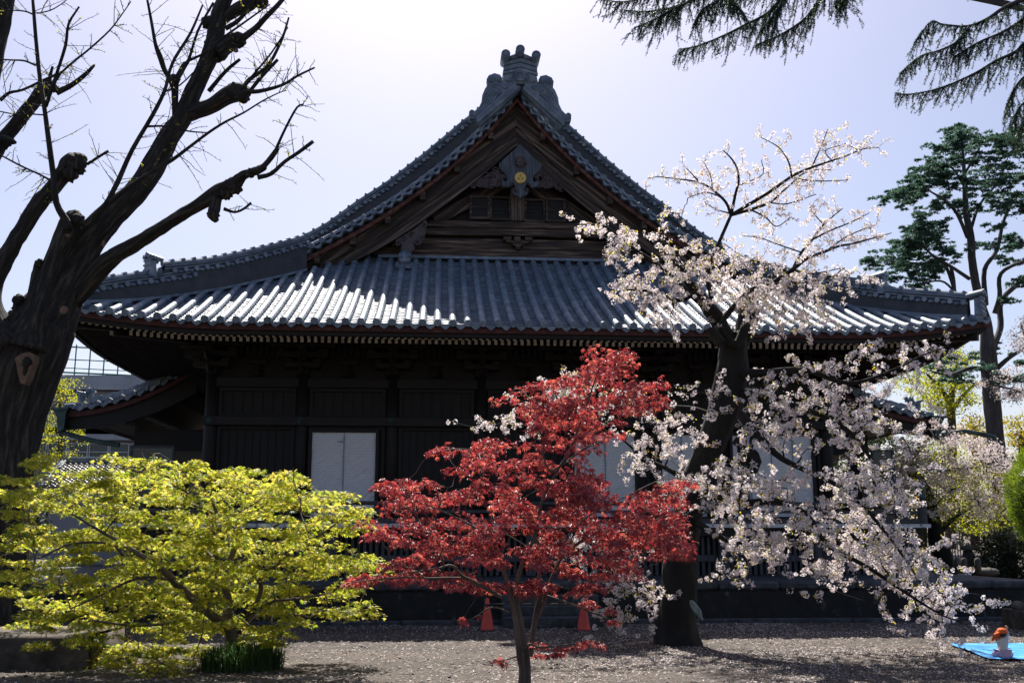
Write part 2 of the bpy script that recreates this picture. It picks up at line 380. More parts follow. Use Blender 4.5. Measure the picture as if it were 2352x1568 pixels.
# verge tiles of the gable
ver, roll = MB(), MB(); vdr = ver
for s in (-1, 1):
    au = arc(.392, UEND+.05, .22)
    for i, u in enumerate(au):
        z = V_(u); x = XC+s*u
        ver.cyl((x, YV-.05, z), (x, YV+.7, z+.03), .10, 14); ver.torus((x, YV-.055, z), .088, .015, 14, 5)
        for q in range(3):
            a = q*2.094+1.57; ver.ball((x+.036*math.cos(a), YV-.052, z+.036*math.sin(a)), (.03, .012, .03), 6, 4)
        if i < len(au)-1:
            u2 = au[i+1]; a = np.array([x, V_(u)]); b = np.array([XC+s*u2, V_(u2)]); t = (b-a)/np.linalg.norm(b-a)
            nn = np.array([t[1], -t[0]]); nn = nn if nn[1] < 0 else -nn
            prof = [(.10, -.02), (.3, .03), (.5, .045), (.7, .03), (.90, -.02), (.90, .05), (.66, .125), (.5, .15), (.34, .125), (.10, .05)]
            pts = [a+(b-a)*p+nn*(q+.03) for p, q in prof]
            vdr.prism([(p[0], YV, p[1]) for p in pts], (0, .5, .02))
    uu = np.linspace(.1, UEND+.1, 40)
    roll.tube([(XC+s*u, YV+.33, V_(u)+.13) for u in uu], .085, 8)
    roll.tube([(XC+s*u, YV+.62, V_(u)+.17) for u in uu], .07, 8)
    for u in arc(.28, UEND, .3): roll.torus((XC+s*u, YV+.33, V_(u)+.13), .001, .088, 3, 8)
ver.cyl((XC, YV-.12, V_(0)-.02), (XC, YV+.7, V_(0)+.03), .1, 14); ver.torus((XC, YV-.125, V_(0)-.02), .088, .015, 14, 5)
ver.build('verge_tiles', M['tile'], hall)
roll.build('verge_rolls', M['tile'], hall, smooth=True, sharp=50)

# painted trim, soffit and barge boards
def band(mb, y0, y1, f_top, f_bot, u0, u1, n=26, s=1):
    us = np.linspace(u0, u1, n)
    for y, rev in ((y0, 0), (y1, 1)):
        mb.grid([[(XC+s*u, y, f(u)) for u in us] for f in (f_top, f_bot)])
    mb.grid([[(XC+s*u, y, f_bot(u)) for u in us] for y in (y0, y1)]); mb.grid([[(XC+s*u, y, f_top(u)) for u in us] for y in (y0, y1)])
trim = MB()
for s in (-1, 1): band(trim, YV+.13, YV+.21, lambda u: V_(u)-.25, lambda u: V_(u)-.40, 0, UEND+.0, s=s)
trim.build('red_verge_trim', M['rust'], hall)
lp = [(1194, 334)]+[c1(*q) for q in [(930, 822), (740, 990), (470, 1180), (240, 1340), (0, 1482)]]+[c3(1880, 292)]
lw = np.array([P(x, y, YV+.55) for x, y in lp]); LU = XC-lw[:, 0]; LU[0] = 0; LZ = lw[:, 2]
lc = np.polyfit(LU, LZ, 3); Lf = lambda u: min(float(np.polyval(lc, u)), V_(u)-.5)
for s, wm in ((-1, 'wood_l'), (1, 'wood_r')):
    b = MB(); band(b, YV+.50, YV+.62, lambda u: V_(u)-.31, lambda u: V_(u)-.31-(V_(u)-.31-Lf(u))*.55, 0, UEND-.1, s=s)
    b.build('upper_barge_board', M[wm], hall)
    b = MB(); band(b, YV+.57, YV+.69, lambda u: V_(u)-.4, Lf, 0, UEND-.5, s=s)
    b.build('barge_board', M[wm], hall)
    b = MB(); band(b, YV+.52, YV+.60, lambda u: Lf(u)+.10, lambda u: Lf(u)-.03, 0, UEND-.9, s=s)
    b.build('barge_board_edge', M[wm], hall)
sof = MB()
for s in (-1, 1):
    us = np.linspace(0, UEND, 24); sof.grid([[(XC+s*u, y, V_(u)-.31) for u in us] for y in (YV+.14, YG+.2)])
    for u in np.arange(.9, UEND-.3, 1.15): sof.box(XC+s*u-.09, XC+s*u+.09, YV+.2, YG+.1, V_(u)-.62, V_(u)-.34)
sof.build('gable_soffit', M['wood_x'], hall)

# gable wall
z_at = lambda y_px, Y=YG: P(1194, y_px, Y)[2]
x_at = lambda x_px, Y=YG, y_px=560: P(x_px, y_px, Y)[0]
g = MB(); n = 30; us = np.linspace(-UEND+.5, UEND-.5, n); zb = zs(YG-YE)-.1
g.grid([[(XC+u, YG+.25, z) for u, z in zip(us, zz)] for zz in ([zb]*n, [V_(abs(u))-.35 for u in us])])
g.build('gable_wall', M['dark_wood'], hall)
def gbeam(name, xa, xb, ya, yb, dy, m, arch=0.0):
    b = MB(); x0, x1 = x_at(xa), x_at(xb); z1, z0 = z_at(ya), z_at(yb); n = 14; t = np.linspace(0, 1, n)
    top = [(x0+(x1-x0)*q, YG+dy, z1+arch*(1-(2*q-1)**2)) for q in t]; bot = [(x0+(x1-x0)*q, YG+dy, z0+arch*(1-(2*q-1)**2)) for q in t[::-1]]
    b.prism(top+bot, (0, .24-dy, 0)); return b.build(name, m, hall, bevel=.015)
gbeam('tie_beam', 955, 1440, 513, 528, -.18, M['wood_x']); gbeam('tie_beam', 950, 1445, 530, 547, -.12, M['wood_x'], .06)
gbeam('wall_plank', 900, 1500, 549, 573, .02, M['wood_x']); gbeam('tie_beam', 860, 1530, 575, 594, -.10, M['wood_x'])
gbeam('gable_post', 1171, 1204, 426, 512, -.26, M['wood_z']); gbeam('wall_plank', 1000, 1400, 430, 512, .14, M['dark_wood_x'])
for s in (-1, 1):       # slanting braces
    a = P(*c1(500, 1225), YG); c = P(*c1(950, 985), YG)
    a, c = (mx_(a), mx_(c)) if s > 0 else (a, c)
    b = MB(); b.bar(a, c, .2, .42, (0, 0, 1)); b.build('roof_brace', M['wood_l' if s < 0 else 'wood_r'], hall)
for (xa, xb), nm in (((860, 1000), 'hatch'), ((1090, 1225), 'hatch'), ((727, 858), 'shutter'), ((1227, 1357), 'shutter')):
    xa, xb = c1(xa, 0)[0], c1(xb, 0)[0]; dz = 0 if xa < 1194 else 3
    x0, x1, z1, z0 = x_at(xa), x_at(xb), z_at(455+dz), z_at(509+dz); f = MB(); t = .07; y0, y1 = YG-.12, YG-.02
    if nm == 'shutter': y0 -= .1; y1 -= .1
    f.box(x0, x1, y0, y1, z1-t, z1); f.box(x0, x1, y0, y1, z0, z0+t); f.box(x0, x0+t, y0+.003, y1, z0+t, z1-t); f.box(x1-t, x1, y0+.003, y1, z0+t, z1-t)
    if nm == 'shutter': f.box(x0+t, x1-t, y0+.01, y1-.01, (z0+z1)/2-.03, (z0+z1)/2+.03)
    fo = f.build('window' if nm == 'hatch' else 'shutter', M['wood_x'], hall)
    p = MB()
    if nm == 'shutter': p.box(x0+t, x1-t, y0+.05, y1-.02, z0+t, z1-t)
    else:
        for i in range(5): p.box(x0+t, x1-t, y1-.03+.01*i, y1+.05+.01*i, z0+t+(z1-z0-2*t)*i/5, z0+t+(z1-z0-2*t)*(i+.9)/5)
    p.build('shutter_panel' if nm == 'shutter' else 'louvre', M['dark_wood'], fo)
br = MB(); x0 = x_at(1189)
for (ax, bx, ay, by) in ((950, 1000, 1345, 1362), (1090, 1138, 1345, 1362), (1020, 1060, 1345, 1375), (1012, 1075, 1378, 1400), (1030, 1060, 1400, 1424)):
    p, q = c1(ax, ay), c1(bx, by); br.box(x_at(p[0]), x_at(q[0]), YG-.25, YG+.05, z_at(q[1]), z_at(p[1]))
for s in (-1, 1): br.tube([(x0+s*r*.42, YG-.16, z_at(562)-(.14*(1-r))+.1) for r in np.linspace(.1, 1, 6)], [.07, .07, .06, .05, .05, .04], 6)
br.build('bracket', M['wood_x'], hall)
bt = MB(); bt.box(x_at(870), x_at(1460), YG-.3, YG+.1, z_at(602), z_at(598)); bt.box(x_at(870), x_at(1460), YG-.22, YG+.1, z_at(598), z_at(594.5))
bt.build('flashing_tiles', M['tile'], hall)

# pendant, crest and carved clouds
cp = crop(1330, 400, .14); YP = YV+.44
half = [(1087, 120), (900, 290), (737, 440), (738, 500), (775, 550), (830, 600), (862, 640), (874, 700), (850, 735), (800, 700), (775, 720), (790, 800), (850, 820),
        (905, 832), (925, 770), (965, 752), (1000, 800), (1020, 850), (1000, 880), (955, 860), (945, 900), (985, 955), (1050, 975), (1087, 1020)]
def pp(x, y, Y=YP): return P(*cp(x, y), Y)
cx = pp(1087, 600)[0]
L_ = [pp(x, y) for x, y in half]; R_ = [np.array([2*cx-p[0], p[1], p[2]]) for p in L_[::-1][1:-1]]
g = MB(); g.prism(L_+R_, (0, .13, 0)); pend = g.build('gable_pendant', M['blue_wood'], hall, bevel=.02)
cv = MB()
for s in (-1, 1):
    for (x, y, r) in ((822, 680, 48), (938, 800, 30), (1000, 880, 50), (1190, 5000, 1)):
        if y > 4000: continue
        p = pp(x, y, YP-.03); X = p[0] if s < 0 else 2*cx-p[0]; rr = r*.14*YP/FL
        cv.torus((X, p[1], p[2]), rr*.72, rr*.30, 12, 6, 'Y', (0 if s < 0 else 180)-40, (0 if s < 0 else 180)+250 if s < 0 else 180-250+40+0)
        cv.ball((X, p[1], p[2]), rr*.28, 6, 5)
for k in range(16):
    a = k*2.4; r = .05+.011*k; p = pp(1087, 420, YP-.03); cv.ball((cx+r*.75*math.cos(a), p[1]-.03, p[2]+r*.8*math.sin(a)), (.075, .07, .06), 7, 5)
cv.build('scroll_carving', M['carved'], pend, smooth=True)
p = pp(1087, 673, YP-.10); gold = MB(); gold.cyl((cx, p[1], p[2]), (cx, p[1]+.1, p[2]), .196, 28); gold.torus((cx, p[1], p[2]), .182, .016, 28, 6)
crest = gold.build('gilded_crest', M['gold'], hall, smooth=False)
def trefoil(mb, c, R, dy):
    for q in range(3):      # three heart shaped leaves, tips to the centre
        a = math.radians(90+120*q); ca, sa = math.cos(a), math.sin(a)
        for k in range(7):
            b = math.radians(-75+25*k); rr = R*(.50-.06*abs(k-3)/3)
            ex = c[0]+ca*R*.42+rr*.72*math.cos(a+b)*.8; ez = c[2]+sa*R*.42+rr*.72*math.sin(a+b)*.8
            mb.tube([(c[0]+ca*R*.1, c[1]+dy, c[2]+sa*R*.1), (ex, c[1]+dy, ez)], [R*.02, R*.035], 5)
        t = np.linspace(-2.5, 2.5, 15)
        mb.tube([(c[0]+ca*R*.44+R*.40*math.cos(a+x)*(.9+.15*abs(math.sin(x))), c[1]+dy, c[2]+sa*R*.44+R*.40*math.sin(a+x)) for x in t], R*.035, 5)
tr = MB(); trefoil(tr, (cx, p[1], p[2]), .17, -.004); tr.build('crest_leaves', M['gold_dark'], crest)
cl = MB(); r2 = np.random.default_rng(3)
for s in (-1, 1):
    A, B, C_ = (740, 480), (860, 800), (300, 830)
    for k in range(70):
        a, b = r2.random(2)
        if a+b > 1: a, b = 1-a, 1-b
        x = A[0]+a*(B[0]-A[0])+b*(C_[0]-A[0]); y = A[1]+a*(B[1]-A[1])+b*(C_[1]-A[1])
        q = pp(x, y, YP+.15); X = q[0] if s < 0 else 2*cx-q[0]; rr = r2.uniform(.05, .10)
        a0 = r2.uniform(0, 360); cl.torus((X, q[1]-.05*r2.random(), q[2]), rr, .024, 10, 5, 'Y', a0, a0+270); cl.ball((X, q[1], q[2]), rr*.5, 6, 4)
cl.build('cloud_carving', M['carved'], hall, smooth=True)
for s in (-1, 1):       # small pendants at the foot of the barge boards
    hp = [(440, 1215), (400, 1255), (330, 1300), (245, 1350), (262, 1385), (285, 1375), (275, 1410), (325, 1445), (372, 1410), (365, 1375), (400, 1385), (435, 1345), (440, 1290), (452, 1240)]
    q = [P(*c1(x, y), YV+.5) for x, y in hp]
    if s > 0: q = [mx_(a) for a in q]
    g = MB(); g.prism(q, (0, .1, 0)); po = g.build('small_pendant', M['carved'], hall, bevel=.015)
    g = MB()
    for x, y, r in ((262, 1372, 22), (385, 1368, 22), (425, 1335, 24), (430, 1255, 20), (345, 1310, 26), (300, 1340, 20)):
        a = P(*c1(x, y), YV+.47); a = mx_(a) if s > 0 else a; g.torus(a, .075, .03, 10, 5, 'Y', 30, 300); g.ball(a, .03, 6, 4)
    g.build('scroll_carving', M['carved'], po, smooth=True)

# ridge end ornament
co = crop(1360, 120, .12); YO = YV-.25
def oo(x, y, Y=YO): return P(*co(x, y), Y)
ox = oo(1073, 600)[0]
def mo(p): return np.array([2*ox-p[0], p[1], p[2]])
def sym(mb, pts, d):
    a = [oo(*q) for q in pts]; mb.prism(a+[mo(p) for p in a[::-1]], (0, d, 0))
b = MB(); sym(b, [(1073, 815), (725, 812), (760, 640), (745, 560), (765, 430), (1073, 330)], .75)
for y0, y1, w_ in ((330, 395, 775), (420, 490, 768), (515, 560, 755)):
    for s in (0, 1):
        a = [oo(1073, y0, YO-.06), oo(1073, y1, YO-.06), oo(w_-15, y1+75, YO-.06), oo(w_-15, y0+70, YO-.06)]
        a = [mo(q) for q in a] if s else a; b.prism(a, (0, .1, 0))
for s in (0, 1):
    for ring, rr in ((200, .028), (165, .02)):
        pts = [(1073, 520), (1020, 570), (950, 600), (905, 660), (900, 720), (930, 780)] if ring == 200 else [(1073, 560), (1010, 585), (965, 640), (950, 700), (980, 760), (1010, 790)]
        q = [oo(x, y, YO-.03) for x, y in pts]; b.tube([mo(p) for p in q] if s else q, rr, 6)
    for x, y in ((800, 750), (850, 765)):
        q = oo(x, y, YO-.02); b.ball(mo(q) if s else q, .045, 6, 4)
orn = b.build('ridge_end_ornament', M['tile'], hall, bevel=.01)
b = MB()
for x, y in ((797, 245), (1075, 155)):
    for s in ((0, 1) if x < 1000 else (0,)):
        q = oo(x, y, YO-.35); q = mo(q) if s else q; rr = 92*.12*YO/FL
        b.cyl(q, q+np.array([0, .8, .03]), rr, 20); b.torus(q, rr*.86, rr*.17, 20, 6)
q = oo(797, 340, YO-.05); 
for s in (0, 1):
    a = [oo(870, 290, YO-.1), oo(940, 262, YO-.1), oo(1010, 240, YO-.1), oo(1040, 300, YO-.1), oo(1000, 320, YO-.1), oo(880, 350, YO-.1)]
    a = [mo(k) for k in a] if s else a; b.prism(a, (0, .3, 0))
b.build('ridge_cylinder', M['tile'], orn, smooth=True)
b = MB(); q = oo(1073, 670, YO-.08); rr = 100*.12*YO/FL; b.torus(q, rr, .028, 24, 6); b.cyl(q, q+np.array([0, .08, 0]), rr, 24); trefoil(b, q, rr*.85, -.01)
b.build('ridge_crest', M['tile'], orn, smooth=True)
for s in (0, 1):        # flared wing with scrolls
    w_ = MB()
    out = [(1000, 815), (830, 815), (740, 800), (720, 720), (690, 650), (580, 618), (470, 660), (430, 730), (445, 850), (400, 910), (345, 1040), (325, 1200), (285, 1280), (215, 1350), (160, 1355), (165, 1320), (140, 1312), (105, 1350), (92, 1420), (100, 1475), (215, 1490), (700, 1060), (960, 850)]
    a = [oo(*p) for p in out]; a = [mo(p) for p in a] if s else a; w_.prism(a, (0, .3, 0))
    for (x, y, r) in ((520, 725, 50), (668, 725, 45), (600, 830, 52), (650, 912, 45), (778, 852, 48)):
        p = oo(x, y, YO-.04); p = mo(p) if s else p; rr = r*.12*YO/FL; w_.torus(p, rr, .035, 14, 6); w_.ball(p, (rr*.8, .07, rr*.8), 10, 6)
    for k in range(5):
        ln = [(560+35*k, 900+22*k), (450+42*k, 940+25*k), (385+45*k, 1050+22*k), (345+42*k, 1180+12*k), (290+30*k, 1290), (205+22*k, 1370+6*k), (140+12*k, 1385+14*k)]
        p = [oo(x, y, YO-.03) for x, y in ln]; w_.tube([mo(q) for q in p] if s else p, .036, 6)
    w_.torus(mo(oo(150, 1375, YO-.02)) if s else oo(150, 1375, YO-.02), .075, .035, 12, 6)
    w_.build('ornament_wing', M['tile'], orn, smooth=False)
    r_ = MB()
    for off in (0, 36, 70):
        p = [oo(985+off*.6, 838+off*.9, YO-.12), oo(600+off*.6, 1165+off*.9, YO-.12), oo(235+off*.2, 1480+off, YO-.12)]
        r_.tube([mo(q) for q in p] if s else p, .045, 8)
    pl = [oo(1010, 860, YO-.02), oo(240, 1510, YO-.02), oo(330, 1600, YO-.02), oo(1040, 960, YO-.02)]
    r_.prism([mo(q) for q in pl] if s else pl, (0, .3, 0)); r_.build('verge_capping', M['tile'], orn)
rd = MB(); zr = V_(0); rd.box(XC-.33, XC+.33, YO+.6, YV+17, zr-.1, oo(1073, 400)[2]); rd.tube([(XC, YO+.6, oo(1073, 260)[2]), (XC, YV+17, oo(1073, 260)[2])], .22, 10)
rd.build('main_ridge', M['tile_dark'], hall)

# descending ridges and hip ridges
def ridge(name, top, hgt, front, s_out):
    top = np.array(top); n = len(top); mbb, tl = MB(), MB()
    L = np.concatenate([[0], np.cumsum(np.linalg.norm(np.diff(top, axis=0), axis=1))]); T = np.gradient(top, axis=0)
    H = np.stack([T[:, 0], T[:, 1], np.zeros(n)], 1); H /= np.linalg.norm(H, axis=1)[:, None]; S = np.cross(H, [0, 0, 1.])
    S *= np.sign((S@np.array(front)).mean())
    hh = np.broadcast_to(np.asarray(hgt, float), (n,))[:, None]; Z = np.array([0, 0, 1.])
    def strip(mb_, o0, o1, z0, z1, m=0):
        prof = [top+S*o1+Z*z1, top+S*o1+Z*z0, top+S*o0+Z*z0, top+S*o0+Z*z1]
        mb_.grid(np.stack(prof+[prof[0]], 1))
    body = [top+S*.14-Z*.1, top+S*.16-Z*hh, top-S*.16-Z*hh, top-S*.14-Z*.1]; mbb.grid(np.stack(body, 1))
    mbb.build(name+'_body', M['tile_dark'], hall)
    strip(tl, -.17, .17, -.20, -.165); strip(tl, -.19, .19, -.125, -.095); tl.tube(top-Z*.02, .085, 9)
    low = [top+S*.2-Z*(hh-.02), top+S*.2-Z*(hh-.10), top+S*.15-Z*(hh-.10)]; tl.grid(np.stack(low, 1))
    m = int(L[-1]/.36)
    for i in range(m+1):
        c = np.array([np.interp(i*.36, L, top[:, k]) for k in range(3)]); sv = np.array([np.interp(i*.36, L, S[:, k]) for k in range(3)])
        e = c-Z*.27+sv*.24; tl.cyl(e, e-sv*.2, .072, 10); tl.cyl(c+sv*.1+Z*.05, c-sv*.1+Z*.05, .05, 6)
        if i < m:
            c2 = np.array([np.interp(i*.36+.18, L, top[:, k]) for k in range(3)])-Z*.27+sv*.18; tl.ball(c2-Z*.04, (.1, .06, .045), 6, 4)
    tl.build(name, M['tile'], hall, smooth=False)
def hip_pt(px, py, s):                  # point of the pixel ray on the vertical plane over the hip
    r = ray(px, py); # s*(X-XC) + (Y-YE) = HW
    t = (HW+YE+s*XC-(s*EYE[0]+EYE[1]))/(s*r[0]+r[1]); return EYE+r*t
c2_ = crop(1650, 350, .3); c7 = crop(2000, 600, .35)
dl = [(1150, 212), (1125, 233), (1100, 252), (1068, 277), (1030, 309), (981, 350), (935, 386), (886, 423), (823, 463), (758, 511), (715, 535), (690, 545)]
YK = YV+1.0
tl_ = [P(x, y, YK) for x, y in dl]
for s in (-1, 1):
    pts = np.array([p if s < 0 else mx_(p) for p in tl_]); pts = np.array([[np.interp(q, range(len(pts)), pts[:, k]) for k in range(3)] for q in np.linspace(0, len(pts)-1, 30)])
    ridge('descending_ridge', pts, [p[2]-V_(abs(p[0]-XC))+.05 for p in pts], (0, -1, 0), s)
hl = [hip_pt(x, y, -1) for x, y in [(700, 543), (640, 560), (560, 579), (489, 594), (430, 600), (372, 605)]]
hr = [hip_pt(*c7(x, y), 1) for x, y in [(420, 350), (560, 385), (740, 430), (1000, 470), (1150, 485), (1260, 492)]]
hl2 = [hip_pt(x, y, -1) for x, y in [(440, 612), (395, 620), (356, 625), (300, 631), (240, 640), (180, 652), (125, 662)]]
hr2 = [hip_pt(*c7(x, y), 1) for x, y in [(1130, 522), (1230, 535), (1330, 545), (1500, 560), (1700, 575), (1870, 590)]]
for nm, pts in (('hip_ridge', hl), ('hip_ridge', hr), ('lower_hip_ridge', hl2), ('lower_hip_ridge', hr2)):
    pts = np.array(pts); pts = np.array([[np.interp(q, range(len(pts)), pts[:, k]) for k in range(3)] for q in np.linspace(0, len(pts)-1, 18)])
    ridge(nm, pts, [p[2]-(zs(p[1]-YE)+up(abs(p[0]-XC), p[1]-YE))+.02 for p in pts], (0, -1, 0), 1)
for px, py, s, sz in ((352, 614, -1, .8), (*c7(1290, 525), 1, .8), (105, 695, -1, .85), (*c7(1925, 655), 1, .85)):
    q = hip_pt(px, py, s); b = MB(); d = np.array([s*.7071, -.7071, 0]); sd = np.array([.7071, s*.7071, 0]); Z = np.array([0, 0, 1.])
    h_ = .30*sz; pts = [q-sd*.28*sz-Z*h_*1.3, q+sd*.28*sz-Z*h_*1.3, q+sd*.2*sz+Z*h_*.2, q+sd*.22*sz+Z*h_*.6, q+Z*h_*.95, q-sd*.22*sz+Z*h_*.6, q-sd*.2*sz+Z*h_*.2]
    b.prism(pts, d*.18)
    for k in (-1, 0, 1):
        a = q+sd*k*.16*sz+Z*(h_*.95+(.06 if k == 0 else 0)); b.cyl(a-d*.2, a+d*.3*sz+Z*.05, .085*sz, 12)
    for k in range(4): b.bar(q-sd*.25*sz+Z*(-h_+k*.14)+d*.18, q+sd*.25*sz+Z*(-h_+k*.14)+d*.18, .05, .05)
    b.build('hip_end_ornament', M['tile'], hall)
b = MB()        # little guardian ridge end on the skirt roof
for s in (-1, 1):
    q = P(929, 622, YG-1.0); q = mx_(q) if s > 0 else q
    zq = zs(q[1]-YE)
    b = MB(); b.tube([(q[0], q[1]+t, zs(q[1]+t-YE)+.28) for t in (0, .5, 1.1)], [.22, .23, .2], 10)
    for k in range(3): b.torus((q[0], q[1]+.02+.18*k, zq+.32+.09*k), .17, .05, 10, 5, 'Y', 0, 180)
    b.ball((q[0], q[1]-.05, zq+.3), (.2, .14, .2), 10, 7); b.box(q[0]-.24, q[0]+.24, q[1]-.1, q[1]+.1, zq+.0, zq+.14)
    for k in (-1, 1):
        b.ball((q[0]+k*.09, q[1]-.19, zq+.38), .04, 6, 5); b.torus((q[0]+k*.23, q[1]-.1, zq+.12), .05, .03, 8, 5); b.ball((q[0]+k*.16, q[1]-.12, zq+.45), (.05, .04, .06), 6, 4)
    b.box(q[0]-.12, q[0]+.12, q[1]-.2, q[1]-.15, zq+.2, zq+.27)
    b.build('guardian_mask_tile', M['tile'], hall)

# eaves: fascia, soffit, rafters
fz = lambda u: zs(0)+up(u)
def eave_band(name, y, dz1, dz0, dp, m, ins=0.0):
    b = MB(); n = 60; us = np.linspace(-HW+ins, HW-ins, n)
    A = [(XC+u, y, fz(u)+dz1) for u in us]; B = [(XC+u, y, fz(u)+dz0) for u in us]
    A2 = [(p[0], y+dp, p[2]) for p in A]; B2 = [(p[0], y+dp, p[2]) for p in B]; b.grid([A, B, B2, A2])
    for s in (-1, 1):
        vs = np.linspace(0, DEPTH/2, 30); f2 = lambda v: zs(0)+up(HW-v)
        for off in (0,):
            Aa = [(XC+s*(HW-ins), y+v, f2(v)+dz1) for v in vs]+[(XC+s*(HW-ins), y+DEPTH-2*ins-v, f2(v)+dz1) for v in vs[::-1]]
            Bb = [(p[0], p[1], p[2]-(dz1-dz0)) for p in Aa]; b.grid([Aa, Bb, [(p[0]-s*dp, p[1], p[2]) for p in Bb], [(p[0]-s*dp, p[1], p[2]) for p in Aa]])
    return b.build(name, m, hall)
eave_band('red_fascia', YE+.0, -.07, -.205, .12, M['red'])
eave_band('eave_board', YE+.10, -.19, -.315, .14, M['dark_wood_x'], .1)
zu = P(1200, 778, YE+.35)[2]-zs(0); zl = P(1200, 786.5, YE+1.15)[2]-zs(0)
SO = MB(); us = np.linspace(-1, 1, 41)
for y, wd, dz in ((YE+.2, HW-.2, -.24), (YW+.3, 9.3, .55)): pass
SO.grid([[(XC+u*wd, y, fz(u*wd)*k+(zs(0))*(1-k)+dz) for u in us] for y, wd, dz, k in ((YE+.2, HW-.15, -.24, 1), (YE+1.2, HW-1.1, .02, .75), (YW+.3, 9.3, .62, .0))])
for s in (-1, 1):
    vs = np.linspace(-1, 1, 41); hd = DEPTH/2; yc = YE+hd
    SO.grid([[(XC+s*(HW-o), yc+v*(hd-o), zs(0)+up(v*HW)*k+dz) for v in vs] for o, dz, k in ((.15, -.24, 1), (1.2, .02, .75), (3.8, .62, 0))])
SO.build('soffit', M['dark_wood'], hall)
PR = .1835; rest = MB(); cnt = 0
def rafter(mbb, a, bb, w_, h_):
    mbb.bar(a, bb, w_, h_, m=0); d = (np.array(bb)-a)/np.linalg.norm(np.array(bb)-a)
    mbb.bar(np.array(a)-d*.006, np.array(a)-d*.001, w_*.93, h_*.95, m=1)
for row, (yf, dz, w_, h_, slope, yb) in enumerate(((YE+.35, zu, .085, .11, .22, YE+1.9), (YE+1.15, zl-.012, .09, .135, .25, YW+.2))):
    lim = HW-.45 if row == 0 else HW-1.6
    n = int(lim/PR)
    order = sorted(range(-n, n+1))
    for k in order:
        u = (k+.5*row)*PR; kk = 1 if row == 0 else .75
        a = np.array([XC+u, yf, zs(0)+up(u)*kk+dz]); yb2 = min(yb, yf+max(.5, (HW-abs(u))-.6)); bb = np.array([XC+u, yb2, a[2]+(yb2-yf)*slope])
        one = -46 <= k < 4 and cnt < 100
        t = MB() if one else rest; rafter(t, a, bb, w_, h_)
        if one: t.build('rafter', [M['dark_wood'], M['cream']], hall); cnt += 1
for s in (-1, 1):
    for row, (o, dz, w_, h_) in enumerate(((.35, zu, .07, .10), (1.15, zl, .078, .115))):
        for k in range(int((DEPTH-1.2-row*1.4)/PR)):
            y = YE+.6+row*.8+k*PR; v = min(y-YE, YE+DEPTH-y); kk = 1 if row == 0 else .75
            a = np.array([XC+s*(HW-o), y, zs(0)+up(HW-v)*kk+dz]); ln = min(1.8 if row == 0 else 2.5, v-.1)
            if ln > .3: rest.bar(a, a+np.array([-s*ln, 0, ln*.23]), w_, h_)
for s in (-1, 1):       # corner hip rafters
    a = np.array([XC+s*(HW-.25), YE+.25, fz(HW)-.42]); rest.bar(a, (XC+s*9.2, YW-.3, zs(0)+.3), .2, .3); 
    q = P(246.5, 778, YE+.9)
    rest.bar((XC+s*(HW-1.3), YE+1.2, zs(0)+up(11.4)*.75+zl), (XC+s*9.4, YW-.2, zs(0)+.1), .16, .24)
    rest.bar((XC+s*(HW-1.29), YE+1.19, zs(0)+up(11.4)*.75+zl), (XC+s*(HW-1.28), YE+1.2, zs(0)+up(11.4)*.75+zl), .14, .24, m=1)
tag(rest.build('rafters', [M['dark_wood'], M['cream']], hall), kind='stuff')

# walls
zf = 2.35; zt = P(700, 869, YW)[2]; zn1, zn0 = P(700, 959, YW)[2], P(700, 979, YW)[2]
wl = MB(); wl.box(XC-9.18, XC+9.18, YW, YW+.1, zf-.1, zs(0)+.75)
for s in (-1, 1): wl.box(XC+s*9.18-.05, XC+s*9.18+.05, YW+.1, YW+18.3, zf-.1, zs(0)+.75)
wl.box(XC-9.18, XC+9.18, YW+18.3, YW+18.4, zf-.1, zs(0)+.75)
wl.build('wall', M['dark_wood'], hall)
def col(x, y, z0, z1, r=.2): 
    b = MB(); b.tube([(x, y, z0), (x, y, (z0+z1)/2), (x, y, z1)], [r, r*.99, r*.95], 18); return b.build('pillar', M['dark_wood'], hall, smooth=True)
for k in range(8):
    x = XC+(k-3.5)*BAY; col(x, YW-.02, zf, zt+.1)
    b = MB()        # bracket complex over each pillar
    for (wd, z, hh, dp) in ((.32, 0, .16, .4), (1.0, .18, .15, .5), (.22, .35, .1, .7), (1.5, .46, .16, .6), (.24, .64, .12, .9), (1.9, .78, .15, .5)):
        b.box(x-wd/2, x+wd/2, YW-dp, YW-.02, zt+.08+z, zt+.08+z+hh)
        if wd > .9:
            for q in (-1, 0, 1): b.box(x+q*wd*.42-.11, x+q*wd*.42+.11, YW-dp-.03, YW-dp+.2, zt+.08+z+hh, zt+.08+z+hh+.09)
    for dz, ln in ((.2, .9), (.5, 1.25)):       # carved nosings
        b.tube([(x, YW-.1, zt+dz), (x, YW-ln*.7, zt+dz-.02), (x, YW-ln, zt+dz+.08)], [.11, .1, .04], 6)
    b.build('bracket_complex', M['dark_wood_x'], hall)
    b = MB(); q = P(1200, 968, YW-.3); zc = (zn1+zn0)/2
    b.cyl((x, YW-.33, zc), (x, YW-.29, zc), .1, 6); b.ball((x, YW-.34, zc), (.055, .05, .055), 8, 6); b.torus((x, YW-.335, zc), .075, .012, 12, 5)
    b.build('nail_cover', M['copper'], hall)
b = MB(); b.box(XC-9.35, XC+9.35, YW-.29, YW-.05, zn0, zn1); b.build('nageshi_beam', M['dark_wood_x'], hall, bevel=.01)
b = MB(); b.box(XC-9.3, XC+9.3, YW-.16, YW-.0, zt-.28, zt-.02); b.build('head_beam', M['dark_wood_x'], hall)
b = MB(); b.box(XC-9.4, XC+9.4, YW-.75, YW-.55, zt+.95, zt+1.12); b.box(XC-11.2, XC+11.2, YW-1.5, YW-1.32, zs(0)+.02, zs(0)+.2)
b.build('eave_purlin', M['dark_wood_x'], hall)
